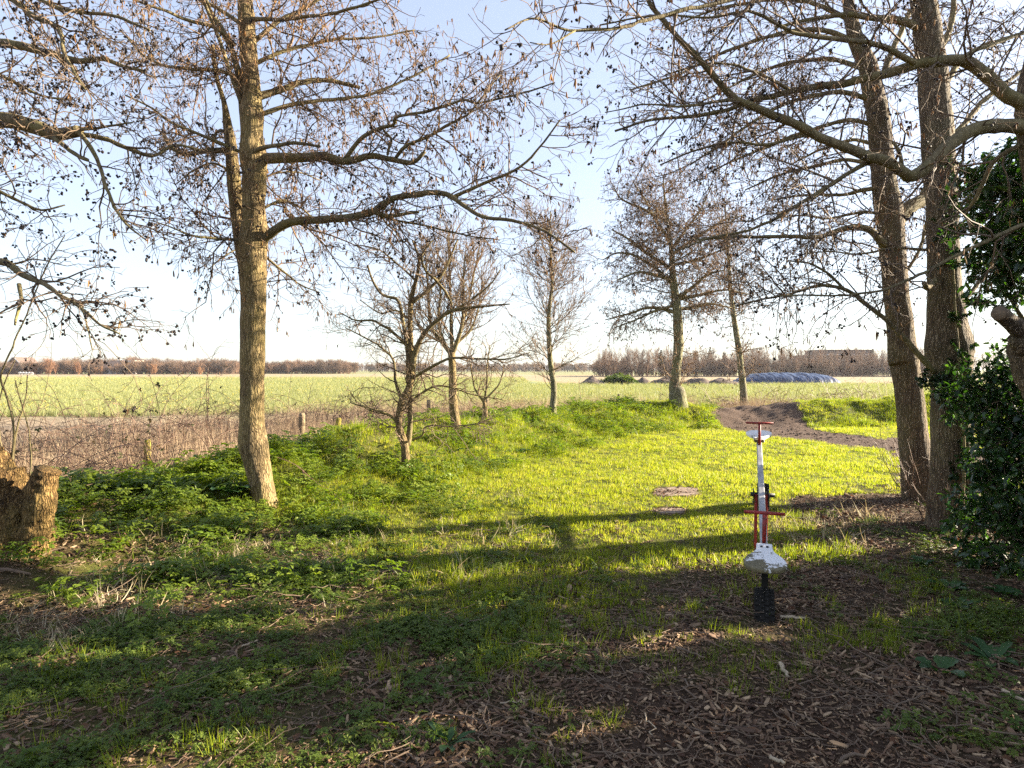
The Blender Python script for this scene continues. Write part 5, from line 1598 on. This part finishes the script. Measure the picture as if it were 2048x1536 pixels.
for i, (px, hp, lab) in enumerate([(64, 20, 'reddish round shrub right of the gabled house far left'), (100, 28, 'large reddish round shrub before the far hedge'), (156, 24, 'reddish shrub in the middle of the far left shrubs'), (200, 16, 'small reddish shrub beside the low white house'), (307, 22, 'narrow reddish shrub before the tall far hedge'), (400, 14, 'small tan shrub at the far hedge foot')]):
    d = 224; x = fx(px, d); h = hp / F_PX * d
    tr, sg = far_tree(h, h * (1.0 if i in (1,) else .75), 60, 5.5, .028, .9, .04, 7)
    r0 = tag(empty('round_shrub', (x, d, gz(x, d))), lab, 'shrub', 'reddish shrubs before the far hedge')
    link('stems', seg_me(seg_arrays([tr]), red_shrub_m), None, r0); link('crown', seg_me(seg_arrays(sg), red_shrub_m), None, r0)

# conifers
for i, (px, top, d, lab) in enumerate([(1322, 700, 162, 'broad dark conifer behind the bushy alder'), (1392, 702, 166, 'dark conifer left of the twin conifer tops'), (1420, 695, 166, 'tallest dark conifer in the far wood'), (1448, 706, 168, 'smaller dark conifer left of the slim alder'), (1745, 698, 170, 'dark round-topped conifer behind the flat-roofed building')]):
    x = fx(px, d); h = (CAM_H + (HZ - top) / F_PX * d)
    r0 = tag(empty('conifer', (x, d, gz(x, d))), lab, 'tree', 'conifers in the far wood')
    mb = MB(); mb.tube([(0, 0, -.2), (0, 0, h * .9)], [.16, .03], 8); mb.build('trunk', twig_far, r0)
    v, f = [], []
    for _ in range(520):
        t = random.random() ** .8; z = h * (.25 + .75 * t); R_ = h * .26 * (1.05 - t) + .15; a = random.uniform(0, 6.283); L = R_ * random.uniform(.55, 1.1)
        b0 = V3([0, 0, z]); d_ = V3([math.cos(a), math.sin(a), random.uniform(-.1, .35)])
        leaflet(v, f, b0 + d_ * L * .25, d_, V3([0, 0, 1.0]), L * .8, .35, .1, random.uniform(.0, .3))
    me = mesh('crown', v, f); link('crown', me, conifer_m, r0)

# houses
brick_m = m_plain('far_brick', (.2, .13, .1), .9, var=.2, scale=.6, bstr=0)
roof_m = m_plain('far_roof', (.12, .085, .07), .8, var=.25, scale=.7, bstr=0)
white_m = m_plain('white_render', (.72, .7, .66), .8, var=.08, scale=.5, bstr=0)
pale_m2 = m_plain('pale_sheeting', (.62, .58, .5), .6, var=.1, scale=.4, bstr=0)
glass_m = m_plain('far_window', (.04, .045, .05), .15, var=.3, scale=2, bstr=0, spec=.5)


def house(px, d, w, dep, eave, ridge, label, wall, roof, gable_front=True, wins=2):
    x = fx(px, d); g = gz(x, d)
    r0 = tag(empty('house', (x, d, g)), label, 'house')
    mb = MB()
    if gable_front:
        mb.prism([(-w / 2, 0, 0), (w / 2, 0, 0), (w / 2, 0, eave), (0, 0, ridge), (-w / 2, 0, eave)], None, (0, dep, 0))
    else:
        mb.box((0, dep / 2, eave / 2), (w, dep, eave))
    mb.build('wall', wall, r0)
    t = .18
    if gable_front:
        for s_ in (-1, 1):
            mb = MB(); n_ = V3([s_ * (ridge - eave), 0, w / 2]); n_ = n_ / np.linalg.norm(n_) * .03
            a = V3([s_ * (w / 2 + .3), -.3, eave - .3 * (ridge - eave) / (w / 2)]) + n_; b = V3([0, -.3, ridge]) + n_
            mb.prism([a, b, b + n_ * 6, a + n_ * 6], None, (0, dep + .6, 0)); mb.build('roof', roof, r0)
            mb = MB(); mb.prism([a - V3([0, .06, 0]), b - V3([0, .06, 0]), b + n_ * 9 - V3([0, .06, 0]), a + n_ * 9 - V3([0, .06, 0])], None, (0, -.05, 0)); mb.build('bargeboard', white_m, r0)
    else:
        mb = MB(); e = .4
        mb.add([(-w / 2 - e, -e, eave), (w / 2 + e, -e, eave), (w / 2 + e, dep + e, eave), (-w / 2 - e, dep + e, eave), (-w / 4, dep / 2, ridge), (w / 4, dep / 2, ridge)], [(0, 1, 5, 4), (1, 2, 5), (2, 3, 4, 5), (3, 0, 4), (3, 2, 1, 0)]); mb.build('roof', roof, r0)
    for k in range(wins):
        xx_ = (k + .5) / wins * w - w / 2
        mb = MB(); mb.box((xx_, -.03, eave * .5), (w / wins * .45, .06, eave * .42)); fr_ = mb.build('window', white_m, r0)
        mb = MB(); mb.box((xx_, -.07, eave * .5), (w / wins * .36, .03, eave * .34)); mb.build('pane', glass_m, fr_)
    mb = MB(); mb.box((w * .18, dep * .5, ridge * .93), (.5, .5, .9)); mb.build('chimney', brick_m, r0)


house(28, 236, 7.5, 9, 2.4, 6.1, 'gabled house with white trim at the far left hedge', brick_m, roof_m, True, 2)
house(222, 232, 9.0, 8, 2.3, 4.9, 'low white house with dark hipped roof by the far hedge', white_m, roof_m, False, 4)
x = fx(252, 240); r0 = tag(empty('shed', (x, 240, gz(x, 240))), 'pale flat-roofed shed beyond the low white house', 'shed')
MB().box((0, 3, 2.2), (5.5, 6, 4.4)).build('wall', white_m, r0); MB().box((0, 3, 4.75), (6.2, 6.6, .7)).build('roof', pale_m2, r0)
MB().box((1.2, -.03, 1.1), (1.1, .05, 2.2)).build('door', roof_m, r0)
# flat-roofed building in the wood
bm = m_plain('dark_cladding', (.16, .14, .135), .8, var=.15, scale=.3, bstr=0)
d = 181; x0, x1 = fx(1641, d), fx(1745, d); r0 = tag(empty('flat_building', ((x0 + x1) / 2, d, 0)), 'grey flat-roofed building half hidden behind the far wood', 'building')
W_ = x1 - x0; MB().box((0, 5, 3.5), (W_, 10, 7.0)).build('main_block', bm, r0); MB().box((0, 5, 7.12), (W_ + .5, 10.4, .22)).build('roof_edge', roof_m, r0)
MB().box((-W_ / 2 - 2.2, 5.2, 2.85), (4.38, 9, 5.7)).build('side_block', bm, r0)
for k in range(5):
    for zz in (2.0, 5.2):
        xx_ = -W_ / 2 + (k + .5) * W_ / 5
        w_ = MB().box((xx_, -.04, zz), (2.4, .08, 1.5)).build('window', white_m, r0); MB().box((xx_, -.1, zz), (2.1, .05, 1.2)).build('pane', glass_m, w_)

# earth heaps and the tarpaulin-covered clamp
heap_m = m_plain('heap_earth', (.095, .07, .054), .95, var=.4, scale=1.2, bstr=.8, bdist=.2)


def heap(px0, px1, top, d, label, mat, name='earth_heap', seed=0, dep=2.6, flat=.0, cat='earth heap', amp=.22):
    x0, x1 = fx(px0, d), fx(px1, d); w = (x1 - x0) / 2; cx = (x0 + x1) / 2; h = CAM_H + (HZ - top) / F_PX * d
    n_, k_ = (130, 40) if flat else (56, 30)
    u, t = np.meshgrid(np.linspace(-1.08, 1.08, n_), np.linspace(-1.08, 1.08, k_), indexing='ij')
    if flat:
        r = np.maximum(np.abs(u) ** (2 + 4 * flat), 0) + np.abs(t) ** 3
        z = np.clip(1 - r, 0, 1) ** .6
    else:
        r = np.hypot(u * (1 + .15 * np.sin(3 * t + seed)), t); z = .55 * np.clip(1 - r, 0, 1) + .45 * np.clip(1 - r * r, 0, 1) ** 1.2; z = z * (r < 1)
    X, Y = u * w, t * dep
    ns = fbm(X * 1.1 + seed * 9, Y * 1.1, 200 + seed, 4) - .5
    Z = z * h * (1 + ns * amp * 2.2) + (z > 0) * ns * amp * .5 - .06
    if flat:
        Z = Z + z * (.11 * np.abs(np.sin(X * 1.9 + np.sin(Y * 1.3 + X * .4) * 1.2)) + .07 * np.abs(np.sin(X * 4.3 + Y * 1.1)))
    f = np.stack([(np.arange(n_ - 1)[:, None] * k_ + np.arange(k_ - 1)[None]).ravel() + o_ for o_ in (0, k_, k_ + 1, 1)], -1)
    return tag(link(name, mesh(name, np.stack([X, Y, Z], -1).reshape(-1, 3), f, True), mat, None, (cx, d, gz(cx, d))), label, cat, 'earth heaps in the field' if cat == 'earth heap' else None)


for i, (a, b, t, d, lab) in enumerate([(1152, 1218, 752, 70, 'leftmost earth heap, dark and pointed'), (1200, 1268, 752, 72, 'earth heap overgrown with green weeds'), (1258, 1312, 754, 71, 'low earth heap left of the bushy alder trunk'), (1290, 1380, 751, 70, 'wide earth heap behind the bushy alder trunk'), (1362, 1432, 752, 69.5, 'rounded earth heap right of the bushy alder trunk'), (1402, 1482, 754, 69, 'rightmost earth heap beside the blue tarpaulin')]):
    heap(a, b, t, d, lab, heap_m, seed=i)
uw = rng.uniform(-1, 1, 160)
q = np.stack([fx(1234 + uw * 30, 71), np.full(160, 70.6) + rng.uniform(-1.5, .6, 160), (.1 + .75 * (1 - np.abs(uw) ** 1.5) * rng.random(160)) + rng.normal(0, .06, 160)], -1)
templates('weed', [tm(herb_t(14, .08, .25, .2, .13, .3), herb2_m) for _ in range(3)])
tag(scatter('heap_weeds', 'weed', q, zrot(160, .4), rng.uniform(.6, 1.1, 160)), 'green weeds growing over one earth heap', 'weeds')
tarp, n, l, bs = newmat('blue_tarpaulin')
t_ = noise(n, l, .9, 7, .7, mscale=(1, 1, 1)); r_ = ramp(n, [(.3, (.01, .02, .05)), (.6, (.022, .045, .11)), (.75, (.05, .085, .17))]); l.new(t_.outputs[0], r_.inputs[0]); l.new(r_.outputs[0], bs.inputs['Base Color'])
bs.inputs['Roughness'].default_value = .38; bs.inputs['Specular IOR Level'].default_value = .5
wv = noise(n, l, 1.0, 2, .5, mscale=(1.8, .5, 1)); bump(n, l, wv.outputs[0], .6, .35, bs)
heap(1466, 1676, 747, 75, 'long mound under a wrinkled dark blue tarpaulin', tarp, 'tarpaulin_mound', 9, 3.2, .35, 'tarpaulin', .1)

# white sheep far off
sheep_m = m_plain('fleece', (.75, .72, .66), .9, var=.1, scale=5, bstr=0)
for k in range(5):
    d = 205; x = fx(40 + k * 6.0, d)
    r0 = tag(empty('sheep', (x, d, gz(x, d)), (0, 0, random.uniform(-.5, .5))), 'tiny white sheep grazing before the far gabled house', 'sheep', 'sheep in the far field')
    v, f = tube(V3([(-.45, 0, .62), (-.38, 0, .64), (-.15, 0, .66), (.15, 0, .66), (.36, 0, .64), (.45, 0, .62), (.55, 0, .6), (.68, 0, .42), (.76, 0, .34)]), V3([.05, .2, .27, .27, .23, .15, .1, .1, .04]), 10)
    mb = MB(); mb.add(v, f)
    for sx_ in (-.3, .3):
        for sy_ in (-.12, .12):
            mb.tube([(sx_, sy_, .5), (sx_, sy_, -.02)], [.05, .035], 6)
    mb.build('body', sheep_m, r0, True)

# ------------------------------------------------------------------ haze in the air over the fields
hm = bpy.data.materials.new('haze'); hm.use_nodes = True
hn, hlk = hm.node_tree.nodes, hm.node_tree.links
hn.remove(hn['Principled BSDF'])
pv = hn.new('ShaderNodeVolumePrincipled'); pv.inputs['Density'].default_value = HAZE; pv.inputs['Color'].default_value = (.93, .95, 1, 1); pv.inputs['Anisotropy'].default_value = .35
hlk.new(pv.outputs[0], hn['Material Output'].inputs['Volume'])
hz = MB().box((0, 1800, 5.0), (5400, 4700, 15.0)).build('haze', hm); hz['kind'] = 'stuff'; tag(hz, 'thin pale haze lying over the far field', 'haze')
hz.display_type = 'WIRE'
